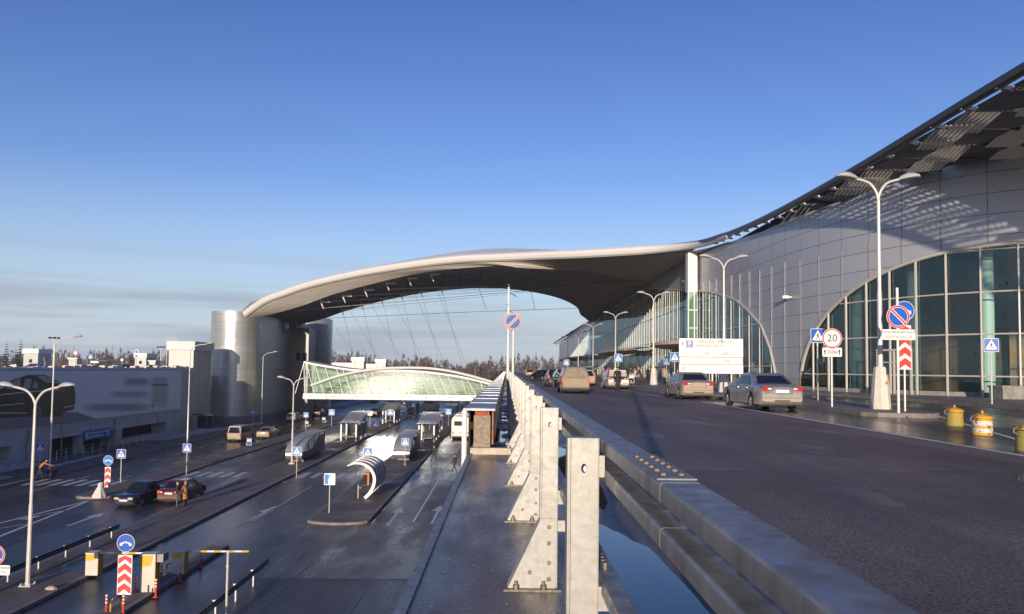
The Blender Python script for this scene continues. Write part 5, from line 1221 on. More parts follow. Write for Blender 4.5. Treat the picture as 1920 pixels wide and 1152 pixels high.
# railing of the underpass ramp, snow and kerb snow
t = thing('ramp_railing', 'thin steel railing along the ramp below the blue direction sign', 'railing', (-43,72,.15))
for i in range(14): MB().tube([(0,i*1.55,0),(0,i*1.55,1.0)], .035, 6).build('upright', pole_m, t)
q = MB()
for z in (.35,.68,1.0): q.tube([(0,0,z),(0,20.2,z)], .025, 5)
q.build('rails', galv_dull, t)
def snowbank(name, pts, w, h, seed, m=None):
    r_ = random.Random(seed); P = cat(pts, 14); rows_ = []
    for i, p in enumerate(P):
        k = .35+r_.random()*.9; e = math.sin(math.pi*i/(len(P)-1))**.4
        rows_.append([(p.x+w*(a+r_.uniform(-.06,.06)), p.y+r_.uniform(-.15,.15), p.z+h*k*e*hh) for a, hh in ((-.5,0),(-.33,.55+r_.uniform(-.2,.3)),(-.12,.95),(.1,1+r_.uniform(-.3,.2)),(.32,.5+r_.uniform(-.2,.3)),(.5,0))])
    o = MB().loft(rows_, 0, False).build(name, m or snow_m); struct(o, 'stuff'); return o
dirty_snow2 = mat('grey_snow', (.36,.36,.39), .8, var=.4, vs=5, bump=1, bs=9)
snowbank('snow_bank', [(-43.6,56,.15),(-43.8,62,.15),(-43.6,70,.15)], 1.6, .5, 1, dirty_snow2)
snowbank('snow_bank', [(-40.6,46,.15),(-40.7,55,.15),(-40.9,62,.15)], .8, .28, 2, dirty_snow2)
snowbank('snow_bank', [(-41,67,.15),(-41.2,72,.15),(-41.5,78,.15)], .5, .18, 3, dirty_snow2)
snowbank('snow_bank', [(-43.4,93,.15),(-43,100,.15),(-42.6,106,.15),(-41,111,.15)], 2.4, .4, 4, dirty_snow2)
snowbank('snow_bank', [(-42,113,.15),(-40.5,116,.15),(-39.6,122,.15)], 1.2, .3, 6, dirty_snow2)
snowbank('snow_bank', [(-41,180,.15),(-41.5,200,.15),(-42,235,.15)], 4, .35, 7, dirty_snow2)
# lift tower
lt = thing('lift_tower', 'square grey lift tower with white cap standing between car park and silver tower', 'tower', (-47.5,112,0))
q = MB(); q.box(-49.3,-45.7,109,115.7,0,11.7); q.box(-45.71,-45.66,111.1,111.2,0,11.7); wpart(q, 'shaft', gpanel, lt)
wpart(MB().box(-49.55,-45.45,108.75,115.95,11.7,12.95), 'cap', mat('tower_cap_paint', (.6,.58,.55), .5), lt)
# glass smoking shelter at its foot
t = thing('small_shelter', 'small glazed shelter with pale curved roof at the foot of the lift tower', 'shelter', (-43.6,107.5,.15))
MB().loft([[(-1.2,y,2.1),(-.6,y,2.45),(.4,y,2.5),(1.2,y,2.15),(1.2,y,2.1),(-.6,y,2.38)] for y in (-1.2,1.2)], 0, True).build('roof', gpanel, t)
for a, c in ((-1.1,-1.1),(1.1,-1.1),(-1.1,1.1),(1.1,1.1)): MB().tube([(a,c,0),(a,c,2.15)], .04, 6).build('post', galv_dull, t)
MB().box(-1.1,1.1,1.1,1.13,.2,2.0).build('back_panel', mat('smoked_glass', (.05,.06,.07), .1), t)
# small buildings on the roof deck
def hut(name, label, x0, x1, y0, y1, z1, cap=.9, win=True):
    t = thing(name, label, 'rooftop hut', ((x0+x1)/2,(y0+y1)/2,8.0)); wpart(MB().box(x0,x1,y0,y1,8,z1-cap), 'wall', gpanel, t)
    wpart(MB().box(x0-.2,x1+.2,y0-.2,y1+.2,z1-cap,z1), 'cap', white_p, t)
    if win: wpart(MB().box((x0+x1)/2-.3,(x0+x1)/2+.3,y0-.03,y0,9.6,10.3), 'window', dark_in, t)
hut('stair_hut', 'pale square stair hut on the roof deck, left of the lamp posts', -97,-94.1,150,154.4,12.4)
hut('ticket_kiosk', 'small low white kiosk on the roof deck under the round red sign', -87.9,-86.3,150,151.5,10.7,.3,False)
hut('stair_hut', 'pale stair hut on the roof deck right of the centre, with a kiosk before it', -79.6,-77.2,160,164,11.9)
hut('ticket_kiosk', 'small low kiosk before the right stair hut', -75.6,-74.3,158,159.5,10.4,.25,False)
hut('stair_hut', 'square white topped stair hut beyond the silver tower, the larger of two', -51.8,-47.8,250,254,12.8,1.3,False)
hut('stair_hut', 'square white topped stair hut above the middle of the footbridge', -51,-47,290,294,12.7,1.2,False)
hut('roofed_walk', 'long low white roofed walkway on the deck left of the larger hut', -60,-52,252,256,10.9,1.1,False)
hut('roofed_walk', 'long low white roofed walkway between the two far huts', -57,-51.2,292,296,10.8,1.0,False)
t = tag(MB().box(-.8,.8,-.03,.03,1.7,2.1).tube([(0,0,0),(0,0,1.7)], .05, 6).build('notice_board', sign_w), 'white horizontal board beside the low kiosk on the roof deck', 'sign'); t.location = (-83.8,152,8)
t = tag(MB().box(-.9,.9,-.05,.05,2.0,2.3).tube([(-.3,0,0),(-.3,0,2)], .05, 6).tube([(.3,0,0),(.3,0,2)], .05, 6).build('overhead_sign', dark_m), 'dark overhead sign frame on two legs on the roof deck', 'sign'); t.location = (-81.2,150,8)
t = tag(MB().box(-.25,.25,-.2,.2,1.9,2.6,1).tube([(0,0,0),(0,0,2)], .05, 6).build('traffic_light', [pole_m, dark_m]), 'dark traffic signal on a pole behind the tall lamp posts', 'traffic signal'); t.location = (-86.5,140,8)
def disc_sign(px, py, y, label, ring, fill, r=.4):
    p = dp(px, py, y); t = thing('round_sign', label, 'sign', (p.x,y,8)); MB().tube([(0,0,0),(0,0,p.z-8)], .05, 6).build('post', pole_m, t)
    f = MB(); f.slab(circ(0,p.z-8,r), -.07,-.05,0); f.flat(circ(0,p.z-8,r*.72), -.075, 1); f.build('disc', [ring, fill], t)
disc_sign(142,662,140,'round white sign with red rim on the roof deck', red_p, sign_w, .45); disc_sign(256,660,150,'upper round blue sign in front of the right stair hut', sign_w, blue_l, .42); disc_sign(256,668,149,'lower round blue sign in front of the right stair hut', sign_w, blue_l, .36); disc_sign(229,675,150,'small plain white round sign on the roof deck', sign_w, sign_w, .28)
p = dp(170,669,140); ped_sign(p.x,140,8.0,'small blue crossing sign on the roof deck among the huts', p.z-8, .8, 0, 'pedestrian crossing signs', blue_l)
for px, py, y, lab in ((102,634,120,'floodlight mast with a crown of lamps on the roof deck, left of the two'),(302,651,160,'floodlight mast with a crown of lamps beside the lift tower')):
    p = dp(px, py, y); t = thing('floodlight_mast', lab, 'floodlight mast', (p.x,y,8), 0, 'floodlight masts on the roof deck'); h = p.z-8
    MB().tube([(0,0,0),(0,0,h)], [.14,.09], 8).build('pole', pole_m, t)
    q = MB(); q.lathe([(.1,-.1),(.5,0),(.5,.06),(.1,.1)], 10, (0,0,h))
    for a in range(6): q.box(-.18,.18,-.12,.12,-.1,.1, 0, Matrix.Translation((.7*math.cos(a*1.047),.7*math.sin(a*1.047),h)) @ Matrix.Rotation(R(25),4,'X'))
    q.build('lamp_crown', dark_m, t)
p = dp(322,634,118); t = tag(MB().box(-.9,.9,-.3,.3,-.5,.5).build('roof_rack', white_p), 'white slatted antenna cage above the lift tower', 'antenna'); t.location = (p.x,118,p.z-.2)
bpy.data.objects.remove(t); t = thing('antenna_mast', 'white lattice antenna rack rising behind the lift tower', 'antenna', (p.x,118,8.0)); h = p.z-8
q = MB()
for a in (-.8,-.4,0,.4,.8): q.tube([(a,0,h-1.0),(a,0,h)], .03, 4)
for z in (h-1,h-.5,h): q.tube([(-.8,0,z),(.8,0,z)], .03, 4)
q.build('rack', white_p, t); MB().tube([(-.7,0,0),(-.7,0,h)], .06, 6).build('pole', pole_m, t)
G2 = 'cars on the roof deck'
car('dark car on the roof deck between the lamp post and right stair hut', -72, 140, 8, R(60), black_c, 'sedan', group=G2); car('black saloon on the roof deck next to the floodlight mast', -69, 145, 8, R(80), black_c, 'sedan', group=G2); car('silver car on the roof deck near the low kiosk', -81, 128, 8, R(90), silver, 'sedan', group=G2)
# ================================================================== LOWER LEVEL LAMPS
def lamp_at(px, py, h, label, **k):
    p = gp(px, py, .15); street_lamp(p.x, p.y, .15, h, label, **k)
G3 = 'lamps on the lower level'
lamp_at(52,1098,8.35,'cream double arm street lamp at the left edge of the picture, nearest of all', group=G3, reach=1.0, hs=.9)
lamp_at(547,870,8.2,'cream double arm street lamp standing at the first curved shelter', group=G3, reach=.9)
lamp_at(93,881,11.7,'tall single arm street lamp near the left edge beyond the double lamp', kind='single', group=G3, reach=1.7, drop=.9)
lamp_at(490,794,11.6,'tall single arm street lamp before the silver tower', kind='single', group=G3, reach=1.6, drop=.9)
lamp_at(351,838,11.8,'tall single arm street lamp before the lift tower', kind='single', group=G3, reach=1.9, drop=.9)
lamp_at(678,776,8.3,'double arm street lamp showing below the footbridge, left one', group=G3); lamp_at(741,769,8.3,'double arm street lamp showing below the footbridge, right one', group=G3)
# ================================================================== LOWER LEVEL SIGNS
for px, py, lab in ((76,838,'blue crossing sign beside the tall lamp at far left'),(228,850,'blue crossing sign beside the chevron island sign'),(351,839,'blue crossing sign left of the parked beige van'),(557,845,'blue crossing sign in front of the first curved shelter'),(690,847,'blue crossing sign just behind the white ribbed arches'),(760,828,'blue crossing sign in front of the curved shelter nearest the deck'),(574,778,'blue crossing sign right of the silver tower'),(622,773,'blue crossing sign below the left end of the footbridge'),(674,780,'blue crossing sign above the wavy roofed shelter'),(732,773,'blue crossing sign at the farther box shelter'),(475,771,'blue crossing sign in shadow before the silver tower'),(806,778,'blue crossing sign above the second ribbed arch'),(841,772,'blue crossing sign between the two far arches')):
    hz = 692+.012*(px-950); y = (CAMZ-2.4)*F/(py-hz); p = dp(px, py, y); ped_sign(p.x, y, 0.15, lab, 2.25, .72 if y < 110 else .9, 0, 'pedestrian crossing signs', blue_p if px < 400 else blue_l)
t_ = gp(617,962,.15); t = thing('stop_board', 'square white and blue stop board on the nose of the bus platform', 'sign', (t_.x,t_.y,.15)); MB().tube([(0,0,0),(0,0,2.3)], .035, 8).build('post', pole_m, t)
f = MB(); f.slab(rrect(0,2.15,.72,.74,.05), -.06,-.04,0); f.flat([(-.32,1.84),(-.08,1.84),(-.1,2.1),(0,2.3),(-.12,2.46),(-.32,2.46)], -.065, 1); f.flat([(-.05,2.36),(.1,2.36),(.05,2.44),(-.05,2.44)], -.065, 1); f.build('board', [sign_w, blue_l], t)
p = dp(694,775,118); t = thing('notice_sign', 'square white notice sign on a post behind the wavy roofed shelter', 'sign', (p.x,118,.15)); MB().tube([(0,0,0),(0,0,p.z)], .05, 6).build('post', pole_m, t); MB().slab(rrect(0,p.z-.15,.75,.75,.04), -.07,-.05).build('board', sign_w, t)
p = gp(201,931,.0); direction_post(p.x, p.y, .15, 'pale blue two arrow disc over chevron board on the splitter island', 2.42, .36, .5, 1.95, .42, 3, 'two arrow discs on chevron boards', blue_l)
p = dp(237,1018,30.6); direction_post(p.x, 30.6, .15, 'deep blue two arrow disc over large chevron board by the ticket barriers', p.z-.15, .36, .08, 1.66, .58, 4, 'two arrow discs on chevron boards')
t = thing('no_parking_sign', 'round no parking sign with white plate cut by the left edge of the picture', 'sign', (dp(-7,1035,27.6).x,27.6,.15)); MB().tube([(0,0,0),(0,0,2.8)], .035, 8).build('post', pole_m, t)
f = MB(); noparking_face(f, 2.36, .36); f.build('sign_face', [blue_p, sign_w, red_p], t); f = MB(); f.slab(rrect(0,1.82,1.14,.36,.05), -.07,-.05,0); put_text(f, 'ЗОНА АВИАЦИОННОЙ', .105, 0, 1.9, -.076, 1, sx_=.95); put_text(f, 'БЕЗОПАСНОСТИ', .105, 0, 1.74, -.076, 1, sx_=.95); f.build('text_plate', [sign_w, sign_k], t)
# ================================================================== BARRIERS
bxw = mat('barrier_box_white', (.6,.56,.48), .5, var=.1, vs=4); byl = mat('barrier_yellow', (.7,.4,.02), .45)
def barrier_box(px, py, h, label, name='barrier_box', head=False):
    p = gp(px, py, .15); t = thing(name, label, 'ticket machine' if head else 'barrier post', (p.x,p.y+.15,.15)); w = .27 if not head else .31
    MB().box(-w,w,-.2,.25,0,h).box(-w-.02,w+.02,-.22,.27,h,h+.04).build('cabinet', [bxw], t); f = MB(); f.slab([(-w,h-.02),(w*.75,h-.02),(w*.45,h*.72),(-w,h*.66)], -.206,-.199); f.build('yellow_flash', byl, t); MB().box(w,w+.012,-.19,.24,.05,h-.03).build('yellow_side', byl, t)
    if head: MB().box(w*.2,w+.28,-.1,.4,h-.3,h+.02).build('machine_head', galv_dull, t)
    return p
p1 = barrier_box(172,1079,.95,'white barrier cabinet with yellow flash on the platform left of the chevron board'); barrier_box(276,1110,1.5,'taller white ticket machine with yellow flash in the lane island', 'ticket_machine', True); p3 = barrier_box(334,1076,.96,'white barrier cabinet with yellow flash at the far end of the lane island')
def boom(a, b, label):
    t = thing('boom_arm', label, 'boom barrier', a, 0, 'lowered boom barriers'); n = 9; v = Vector(b)-Vector(a)
    MB().tube([(0,0,0), v], .045, 6).build('pole', sign_w, t)
    for i in range(0, n, 2): MB().tube([v*(i/n), v*((i+1)/n)], .049, 6).build('yellow_band', byl, t)
boom((p1.x+.3,p1.y+.1,1.1),(p1.x+3.1,p1.y+.15,1.12),'lowered white and yellow boom arm behind the chevron board'); boom((p3.x+.3,p3.y+.1,1.12),(p3.x+3.1,p3.y+.15,1.14),'lowered white and yellow boom arm reaching over the right lane')
t = thing('height_post', 'thin pale steel post standing at the lane right of the boom arm', 'post', (-10.45,28.6,0)); MB().tube([(0,0,0),(0,0,2.52)], .045, 8).build('pole', pole_m, t); MB().tube([(-.1,0,2.48),(.1,0,2.48)], .04, 6).lathe([(.07,1.9),(.07,1.96)], 8, (0,0,0)).build('fork', pole_m, t)
rw = (red_p, sign_w)
for i, (px, py) in enumerate(((199,1150),(231,1151),(254,1114),(292,1118),(302,1088),(337.6,1088),(348.6,1060.6),(376,1062))):
    p = gp(px, py, .1); t = thing('lane_delineator', 'red flexible lane post with white bands by the ticket lane, %s from the viewer' % ordn[i], 'lane post', (p.x,p.y,.05), 0, 'red lane posts')
    MB().lathe([(.11,0),(.11,.03),(.05,.05),(.042,.06),(.042,.76),(.001,.77)], 12, (0,0,0)).build('post', red_p, t)
    for z in (.42,.55,.68): MB().lathe([(.0435,z),(.0435,z+.06)], 12, (0,0,0)).build('white_band', sign_w, t)
yk = mat('yellow_black_tube', (.5,.33,.03), .5, vs=5, col2=(.03,.03,.03), thr=(.48,.52))
for px, py, lab in ((207,1150,'yellow and black hoop guard at the near end of the ticket island'),(275,1112,'yellow and black hoop guard beside the ticket machine'),(312,1080,'yellow and black hoop guard behind the ticket machine')):
    p = gp(px, py, .1); o = MB().tube([(0,0,0),(0,0,.42),(.04,.05,.5),(.1,.5,.5),(.1,.56,.42),(.1,.56,0)], .035, 8).build('hoop_guard', yk); o.location = p; tag(o, lab, 'hoop guard', 'yellow hoop guards')
def low_rail(x, y0, y1, label, post_m):
    t = thing('low_guard_rail', label, 'guard rail', (x,y0,0), 0, 'low guard rails on the lower level')
    P = [(.05,.5),(.02,.55),(.07,.6),(.02,.65),(.05,.72)]
    MB().loft([[(a,0,c) for a, c in P],[(a,y1-y0,c) for a, c in P]], 0, False).loft([[(a-.012,0,c) for a, c in P],[(a-.012,y1-y0,c) for a, c in P]], 0, False).box(.03,.05,0,y1-y0,.71,.735).build('beam', dark_m, t)
    n = int((y1-y0)/2.1)
    for i in range(n+1): MB().box(-.06,.0,i*2.1,i*2.1+.1,0,.7).slab([(-.16,.7),(.0,.7),(.0,.45)], i*2.1-.005, i*2.1).build('post', post_m, t)
low_rail(-21.2,24,41.5,'dark low guard rail with pale posts behind the left lamp post', pole_m); low_rail(-10.8,18,34.6,'dark low guard rail with pale posts in the road before the bus platform', pole_m)
o = sheet('drain_cover', [(-20.6,33.2),(-19.2,34.8),(-19.2,37.6),(-20.4,36)], .157, mat('drain_dark', (.02,.02,.02), .3))
p = gp(96,1106,.15); o = MB().lathe([(.001,0),(.2,.02),(.16,.1),(.05,.16),(.001,.16)], 7, (0,0,0)).build('rubble_heap', mat('pale_rubble', (.5,.36,.26), .9, var=.3, vs=9, bump=1)); o.location = p; o.scale = (1.3,.8,1); tag(o, 'small pale heap of rubble by the kerb right of the left lamp', 'rubble')
# ================================================================== SHELTERS
gpan = mat('shelter_panel', (.085,.10,.13), .35, .3); rf = mat('shelter_roof', (.44,.42,.42), .42, .4, var=.06); sgl = glass_mat('shelter_glass', (.75,.8,.78), base=(.2,.22,.2), see=.8); nosem = mat('shelter_nose', (.55,.53,.5), .28, .8)
def nose_shelter(x, y, label, L_=9.2):
    t = thing('curved_shelter', label, 'bus shelter', (x,y,.15), 0, 'rounded nose shelters'); P = cat([(0,.2,.42),(0,.02,.7),(0,.06,1.05),(0,.5,1.45),(0,1.7,1.95),(0,4,2.34),(0,L_-1.5,2.5),(0,L_,2.45)], 5); w = .78
    k = 12
    MB().loft([[(-w,p.y,p.z),(-w*.5,p.y,p.z+.03),(w*.5,p.y,p.z+.03),(w,p.y,p.z)] for p in P[:k]], 0).loft([[(-w,p.y,p.z-.06),(w,p.y,p.z-.06)] for p in P[:k]], 0).build('nose', nosem, t)
    MB().loft([[(-w-.08,p.y,p.z),(-w*.5,p.y,p.z+.05),(w*.5,p.y,p.z+.05),(w+.08,p.y,p.z)] for p in P[k-1:]], 0).loft([[(-w-.08,p.y,p.z-.06),(w+.08,p.y,p.z-.06)] for p in P[k-1:]], 0).build('roof', rf, t)
    pan = [(.35,.42),(L_,.42),(L_,2.1),(L_-1.6,2.12),(L_-2.9,1.95),(L_-3.6,1.55),(L_-4.6,1.15),(2.5,.95),(1.2,1.0),(.45,.85)]
    for sx_ in (1,-1):
        q = MB(); q.add([(sx_*w,a,c) for a, c in pan]+[(sx_*(w-.04),a,c) for a, c in pan], [tuple(range(len(pan))), tuple(range(len(pan),2*len(pan)))]+[(i,(i+1)%len(pan),len(pan)+(i+1)%len(pan),len(pan)+i) for i in range(len(pan))]); q.build('side_panel', gpan, t)
        g = [(p.y,p.z-.07) for p in P[7:]]; MB().poly([(sx_*(w-.05),.6,.9),(sx_*(w-.05),2.5,.96),(sx_*(w-.05),L_,.96)]+[(sx_*(w-.05),a,c) for a, c in g[::-1]]).build('side_glass', sgl, t)
    for a in (.5,2.6,4.8,7,L_-.1): MB().tube([(w-.03,a,0),(w-.03,a,interp([(.5,1.4),(1.7,1.9),(4,2.28),(9,2.4)],a))], .035, 6).build('post', galv_dull, t)
    MB().box(-w+.15,w-.15,1.0,L_-.5,.35,.42).box(-w+.2,w-.2,1.5,1.6,0,.35).box(-w+.2,w-.2,L_-1.2,L_-1.1,0,.35).build('bench', mat('bench_grey', (.2,.19,.18), .6), t)
def wave_shelter(x, y, label, L_=8.5):
    t = thing('wave_roof_shelter', label, 'bus shelter', (x,y,.15), 0, 'wavy roofed shelters'); P = cat([(0,-1.0,2.32),(0,.6,2.36),(0,2.6,2.6),(0,4.6,3.0),(0,6.6,3.25),(0,L_,3.3)], 4); w = 1.25
    MB().loft([[(-w,p.y,p.z),(0,p.y,p.z+.06),(w,p.y,p.z),(w,p.y,p.z-.08),(-w,p.y,p.z-.08)] for p in P], 0, True, True).build('roof', rf, t)
    for a in (0,3.2,6.4):
        for sx_ in (-1,1): MB().box(sx_*.95-.09,sx_*.95+.09,a-.09,a+.09,0,interp([(0,2.28),(2.6,2.5),(6.4,3.15)],a)).build('post', white_p, t)
    MB().box(.9,.95,.15,7.4,.35,2.0).build('side_panel', gpan, t); MB().box(-.7,.6,.6,7,.42,.5).box(-.5,-.4,.8,1,0,.42).box(-.5,-.4,6,6.2,0,.42).build('bench', mat('bench_grey', (.2,.19,.18), .6), t); MB().box(-.95,-.92,3.4,6.3,.4,1.9).build('side_glass', sgl, t)
def rib_arch(x, y, label, n=5, st=1.15):
    t = thing('ribbed_arch_shelter', label, 'phone shelter', (x,y,.15), 0, 'white ribbed arch shelters'); prof = [(.0,0),(.33,.35),(.58,.8),(.68,1.3),(.58,1.8),(.25,2.25),(-.25,2.5),(-.8,2.52),(-1.35,2.32)]
    P = cat([(a,0,c) for a, c in prof], 4); m = len(P)
    for i in range(n):
        y0 = i*st; rows_ = []
        for k, p in enumerate(P):
            tn = (P[min(k+1,m-1)]-P[max(k-1,0)]).normalized(); nn = Vector((tn.z,0,-tn.x)); w = .17*(1-.7*(k/(m-1))**3) 
            rows_.append([(p.x-nn.x*w,y0,p.z-nn.z*w),(p.x+nn.x*w*.35,y0,p.z+nn.z*w*.35),(p.x+nn.x*w*.35,y0+.09,p.z+nn.z*w*.35),(p.x-nn.x*w,y0+.09,p.z-nn.z*w)])
        MB().loft(rows_, 0, False, True).build('rib', white_p, t)
    MB().loft([[(p.x+.0,.05,p.z),(p.x,(n-1)*st,p.z)] for p in P[4:-3]], 0).build('cover_sheet', mat('grey_sheet', (.28,.29,.32), .3, .2), t)
    for i in range(1, n):
        MB().box(-.28,.12,i*st-.45,i*st-.1,.85,1.75).build('phone_box', mat('phone_orange', (.42,.15,.06), .5), t)
    MB().tube([(-.4,.1,.75),(-.4,(n-1)*st,.75)], .04, 6).tube([(-.55,.2,.0),(-.55,.2,1.9)], .03, 6).build('shelf_rail', white_p, t)
nose_shelter(-20.45,72.5,'rounded nose shelter beside the double lamp on the left platform'); nose_shelter(-10.35,74.6,'rounded nose shelter on the platform nearest the deck')
wave_shelter(-19.9,95,'wavy roofed white post shelter on the left platform'); wave_shelter(-10.0,94.5,'wavy roofed white post shelter just before the middle ribbed arch'); wave_shelter(-19.6,125,'box like dark shelter with white posts beyond the wavy roof on the left platform', 7); wave_shelter(-19.4,152,'small blue roofed shelter far along the left platform', 9); wave_shelter(-10.2,172,'far shelter with dark blue roof beyond the last ribbed arch')
rib_arch(-9.95,53.6,'large white ribbed arch shelter with five ribs near the platform nose'); rib_arch(-9.85,109.6,'white ribbed arch shelter in the middle of the bus platform', 4); rib_arch(-9.75,149,'white ribbed arch shelter farthest along the bus platform', 4)
# ================================================================== LOWER LEVEL: vehicles and people
G4 = 'cars on the lower road'
car('dark blue classic saloon driving towards the viewer with orange headlights', -25.1, 51.9, 0, R(176), navy, 'classic', group=G4)
car('dark saloon with reddish boot parked beside the standing couple', -22.9, 53.6, 0, R(-1), darkred, 'compact', group=G4)
car('beige van seen from behind before the silver tower', -33.9, 96.2, 0, R(-2), vanp, 'van', dirty=vanp, group=G4)
car('pale saloon behind the beige van on the left carriageway', -31.6, 100, 0, R(-1), beige, 'sedan', group=G4)
car('white car in the tower shadow right of the silver tower', -36.6, 130, 0, R(-3), white_c, 'wagon', group=G4)
car('black car parked in shadow under the left end of the footbridge', -36.2, 145, 0, R(0), black_c, 'sedan', group=G4)
car('red muddy car waiting beneath the footbridge', -27.0, 138, 0, R(2), dirt_paint('paint_red', (.3,.03,.02),(.3,.15,.1)), 'wagon', group=G4)
car('dark saloon with muddy back ahead of the red car', -25.6, 147, 0, R(-4), mud, 'sedan', group=G4)
car('dark teal van far along the left carriageway', -36.0, 205, 0, R(0), black_c, 'van', group=G4)
car('black wagon behind the right lamp under the footbridge', -25.0, 190, 0, R(0), black_c, 'wagon', group=G4)
for i in range(6): car('parked car in the row of small distant cars under the footbridge', -33.2+(i%2)*.3, 216+i*7, 0, R(20), (grey_c,white_c,black_c,silver,navy,white_c)[i], 'sedan', group='row of distant parked cars', name='parked_car')
for x_, y_, c_, lab in ((-16.3,210,black_c,'black minibus far along the middle carriageway'),(-14.6,235,white_c,'white minibus far along the middle carriageway'),(-6.2,185,navy,'dark blue minibus far along the lane below the deck'),(-4.9,215,white_c,'white minibus farthest along the lane below the deck')): car(lab, x_, y_, 0, 0, c_, 'van', group='distant vehicles in the middle carriageways', scale=1.15, name='minibus', category='minibus')
bus('white bus seen from behind with brown rear panel in the middle carriageway', -16.4, 160, 0, 12, white_c, sign=mat('brown_panel', (.22,.11,.05), .5)); bus('white bus seen from behind in the lane below the deck', -6.05, 100, 0, 10, mat('bus_white', (.66,.63,.58), .4, var=.05))
p = gp(334,952,.15); person('person in black jacket and grey trousers facing the brown coat', p.x-.1, p.y, .15, R(-70), top=(.03,.028,.028), legs=(.1,.1,.11), hair=(.05,.035,.02), arms=(25,15), elbow=40)
p = gp(347,950,.15); person('person in long camel coat facing the black jacket', p.x, p.y, .15, R(80), top=(.32,.16,.07), legs=(.03,.03,.03), coat=.42, hair=(.25,.14,.05), h=1.7, arms=(20,25), elbow=35)
p = gp(813,868,0); person('person with reddish hair walking away over the lane', p.x, p.y, 0, R(-25), top=(.035,.03,.03), hair=(.3,.1,.05), stride=22, arms=(25,-10), lean=6, elbow=50)
p = gp(852,888,0); person('person in brown jacket striding to the left below the deck', p.x, p.y, 0, R(60), top=(.07,.04,.03), stride=24, arms=(20,-15))
p = gp(74,898,.15); person('person in orange work jacket bending beside a dark handcart', p.x, p.y, .15, R(-60), top=(.5,.17,.05), legs=(.05,.03,.025), hat=(.04,.02,.02), lean=42, arms=(60,60), stride=14)
for px, py, lab, c_ in ((654,756,'person in dark clothes in the far tower shadow, left of two',(.02,.02,.025)),(661,755,'person in dark clothes in the far tower shadow, right of two',(.025,.025,.03)),(592,776,'person in black near the foot of the stair tower',(.015,.015,.02))):
    p = gp(px, py, .15); person(lab, p.x, p.y, .15, 0, top=c_, legs=c_, stride=8, h=1.78)
p = gp(85,898,.15); t = thing('handcart', 'dark handcart with a big wheel beside the orange jacket', 'handcart', (p.x+.5,p.y+.1,.15))
MB().lathe([(.2,-.05),(.33,-.05),(.33,.05),(.2,.05)], 16, (0,0,.33), 0, True, 'x').build('wheel', black_r, t); MB().loft([[(-.3,-.5,.75),(.3,-.5,.75),(.2,-.3,.35),(-.2,-.3,.35)],[(-.3,.4,.8),(.3,.4,.8),(.2,.3,.35),(-.2,.3,.35)]], 0, False, True).box(-.2,.2,-.3,.3,.34,.36).build('tub', dark_m, t); MB().tube([(-.25,-.4,.5),(-.25,-1.1,.75)], .02, 5).tube([(.25,-.4,.5),(.25,-1.1,.75)], .02, 5).build('handles', dark_m, t)
p = gp(184,936,.0); t = thing('wrapped_bundle', 'white cloth wrapped bundle like a cone standing on the splitter island', 'bundle', (p.x,p.y,.1)); rd = random.Random(4); rows_ = []
for z, r_ in ((0,.42),(.15,.4),(.4,.3),(.65,.2),(.78,.12),(.86,.15),(.98,.14),(1.06,.05)): rows_.append([((r_*(1+.18*math.sin(5*a+z))+.03*rd.random())*math.cos(a)+z*.12, r_*.8*math.sin(a), z) for a in [2*math.pi*k/20 for k in range(20)]])
MB().loft(rows_, 0, True, True).poly(rows_[-1]).build('cloth', mat('white_cloth', (.62,.56,.52), .85, var=.15, vs=5, bump=.4, bs=6), t); MB().tube([(.3,0,.1),(.2,0,.95)], .02, 5).build('stick', dark_m, t)
for i, (px, py, lab, rz) in enumerate(((467,838,'white luggage trolley behind the beige van',20),(577,802,'white luggage trolley under the crossing sign by the silver tower',-10),(608,794,'lone white luggage trolley in front of the tower shadow',0),(706,801,'white luggage trolley with blue panel left of the box shelter',30),(748,781,'white luggage trolley beyond the box shelter',0),(772,772,'white luggage trolley at the foot of the small blue roofed shelter',10),(677,801,'white luggage trolley behind the wavy roofed shelter',0))):
    p = gp(px, py, .15); trolley(lab, p.x, p.y, .15, R(rz), blue_l if i in (0,3) else None)
# red cone-foot sign pole by the van
p = gp(500,832,.0); t = thing('red_pole', 'thin dark red pole with round red foot beside the pale saloon', 'pole', (p.x,p.y,0)); MB().tube([(0,0,.05),(0,0,2.3)], .03, 6).build('shaft', mat('dark_red_paint', (.16,.04,.03), .6), t); MB().lathe([(.3,0),(.3,.05),(.05,.08)], 12, (0,0,0)).build('foot', mat('red_foot', (.45,.08,.05), .6), t)
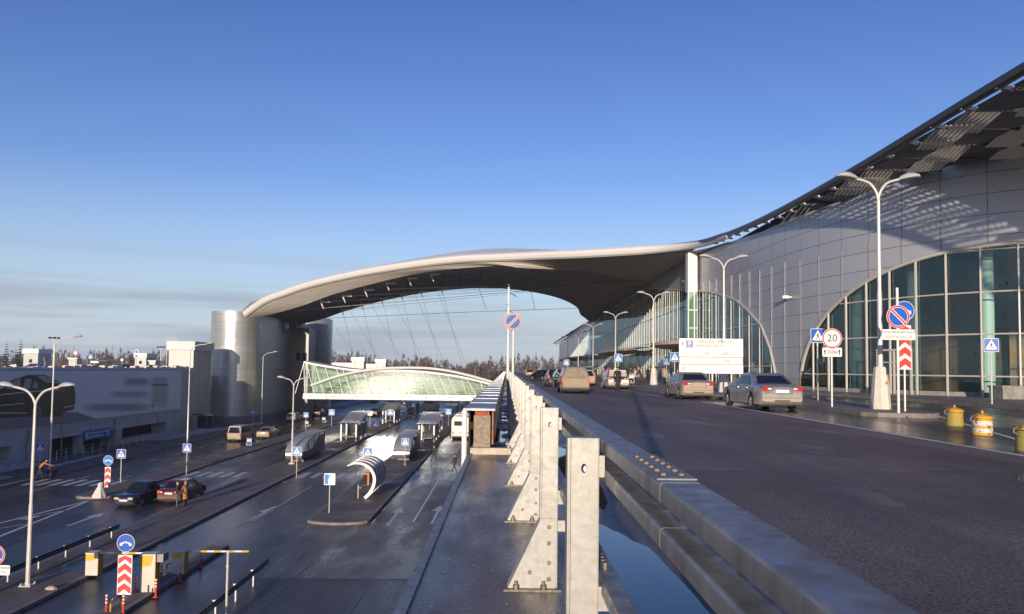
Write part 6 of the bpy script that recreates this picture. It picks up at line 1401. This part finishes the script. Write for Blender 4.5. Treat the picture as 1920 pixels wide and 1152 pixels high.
# ================================================================== TREES
rd = random.Random(21)
for px, py, y, w, lab in ((40,634,230,3.6,'tall dark conifer at the left, highest treetop behind the stair hut'),(13,640,240,3.0,'slender conifer at the left edge of the picture'),(30,652,236,3.2,'shorter bushy conifer between two taller ones at left'),(135,657,300,2.4,'thin dark spruce rising behind the round red sign'),(186,663,320,2.6,'small dark conifer behind the roof deck beyond the crossing sign')):
    p = dp(px, py, y); t = thing('conifer_tree', lab, 'tree', (p.x,y,0), 0, 'conifers behind the roof deck'); tr = MB(); conifer_mesh(tr, (0,0,0), p.z, w, rd, 0, 1, 20, 13)
    a, b = MB(), MB()
    for f, m in zip(tr.f, tr.m): (a if m == 0 else b).add([tr.v[i] for i in f], [tuple(range(len(f)))])
    a.build('trunk', bark_m, t); b.build('crown', needle_m, t)
for px, py, y, lab in ((222,668,240,'bare forked birch behind the roof deck, pale trunk'),(116,662,230,'bare leafless tree behind the tall lamps at left')):
    p = dp(px, py, y); t = thing('bare_tree', lab, 'tree', (p.x,y,0), 0, 'bare trees behind the roof deck'); tr = MB(); bare_mesh(tr, (0,0,0), p.z, 4, rd, 0, 1, 40)
    a, b = MB(), MB()
    for f, m in zip(tr.f, tr.m): (a if m == 0 else b).add([tr.v[i] for i in f], [tuple(range(len(f)))])
    a.build('trunk', birch_m, t); b.build('crown', twig_m, t)
def scrub_mesh(mb, c, h, w, rd_, m, n=64):
    for k in range(n):                       # a dense crown of fine fan shaped sprays
        f = rd_.uniform(.15,1)**.8; rr_ = w*math.sin(min(1,f*1.05)*math.pi*.92+.12)*rd_.uniform(.2,1); a = rd_.uniform(0,6.28)
        p = Vector(c)+Vector((math.cos(a)*rr_,math.sin(a)*rr_,h*f*.9)); u = Vector((math.cos(a)*.3,math.sin(a)*.3,rd_.uniform(.8,1.4))); s_ = rd_.uniform(.9,1.9); q = Vector((-math.sin(a+rd_.uniform(-1,1)),math.cos(a),rd_.uniform(-.3,.3)))*s_*.16
        mb.add([p, p+u*s_*.7+q, p+u*s_*.55+q*.35, p+u*s_*1.15, p+u*s_*.55-q*.35, p+u*s_*.7-q], [(0,1,2),(0,2,3,4),(0,4,5)], m)
fo = MB()
for i in range(900):
    y = rd.uniform(350,470); x = rd.uniform(-.74*y, .11*y); h = rd.uniform(11,17.5)*(.98 if x > -.2*y else .95)*(1+.12*math.sin(x*.05)+.1*math.sin(x*.13+1))
    if rd.random() < .26: conifer_mesh(fo, (x,y,-.1), h*rd.uniform(.9,1.12), rd.uniform(1.8,2.8), rd, 0, 1, 9, 7)
    else:
        bare_mesh(fo, (x,y,-.1), h, 3.0, rd, 2 if rd.random() < .6 else 0, 3, 5); scrub_mesh(fo, (x,y,h*.1), h*.88, rd.uniform(2.2,3.4), rd, 3)
struct(fo.build('forest', [bark_m, needle_m, birch_m, twig_m]), 'stuff')
un = MB()
for i in range(1500):
    y = rd.uniform(345,480); x = rd.uniform(-.76*y,.12*y); h = rd.uniform(3,8); scrub_mesh(un, (x,y,-.1), h, rd.uniform(1.5,3), rd, 0, 9)
struct(un.build('undergrowth', twig_m), 'stuff')

# ================================================================== HAZE (closed box round the whole scene)
hz = MB(); hz.box(-1520,1520,-320,2520,-1.05,34)
hm = bpy.data.materials.new('haze_air'); hm.use_nodes = True; hn = hm.node_tree.nodes
for x in list(hn): hn.remove(x)
ho = hn.new('ShaderNodeOutputMaterial'); hv = hn.new('ShaderNodeVolumePrincipled'); hv.inputs['Color'].default_value = (.85,.9,1,1); hv.inputs['Density'].default_value = .0002; hv.inputs['Anisotropy'].default_value = .0
hm.node_tree.links.new(hv.outputs[0], ho.inputs['Volume'])
struct(hz.build('haze', hm), 'stuff')
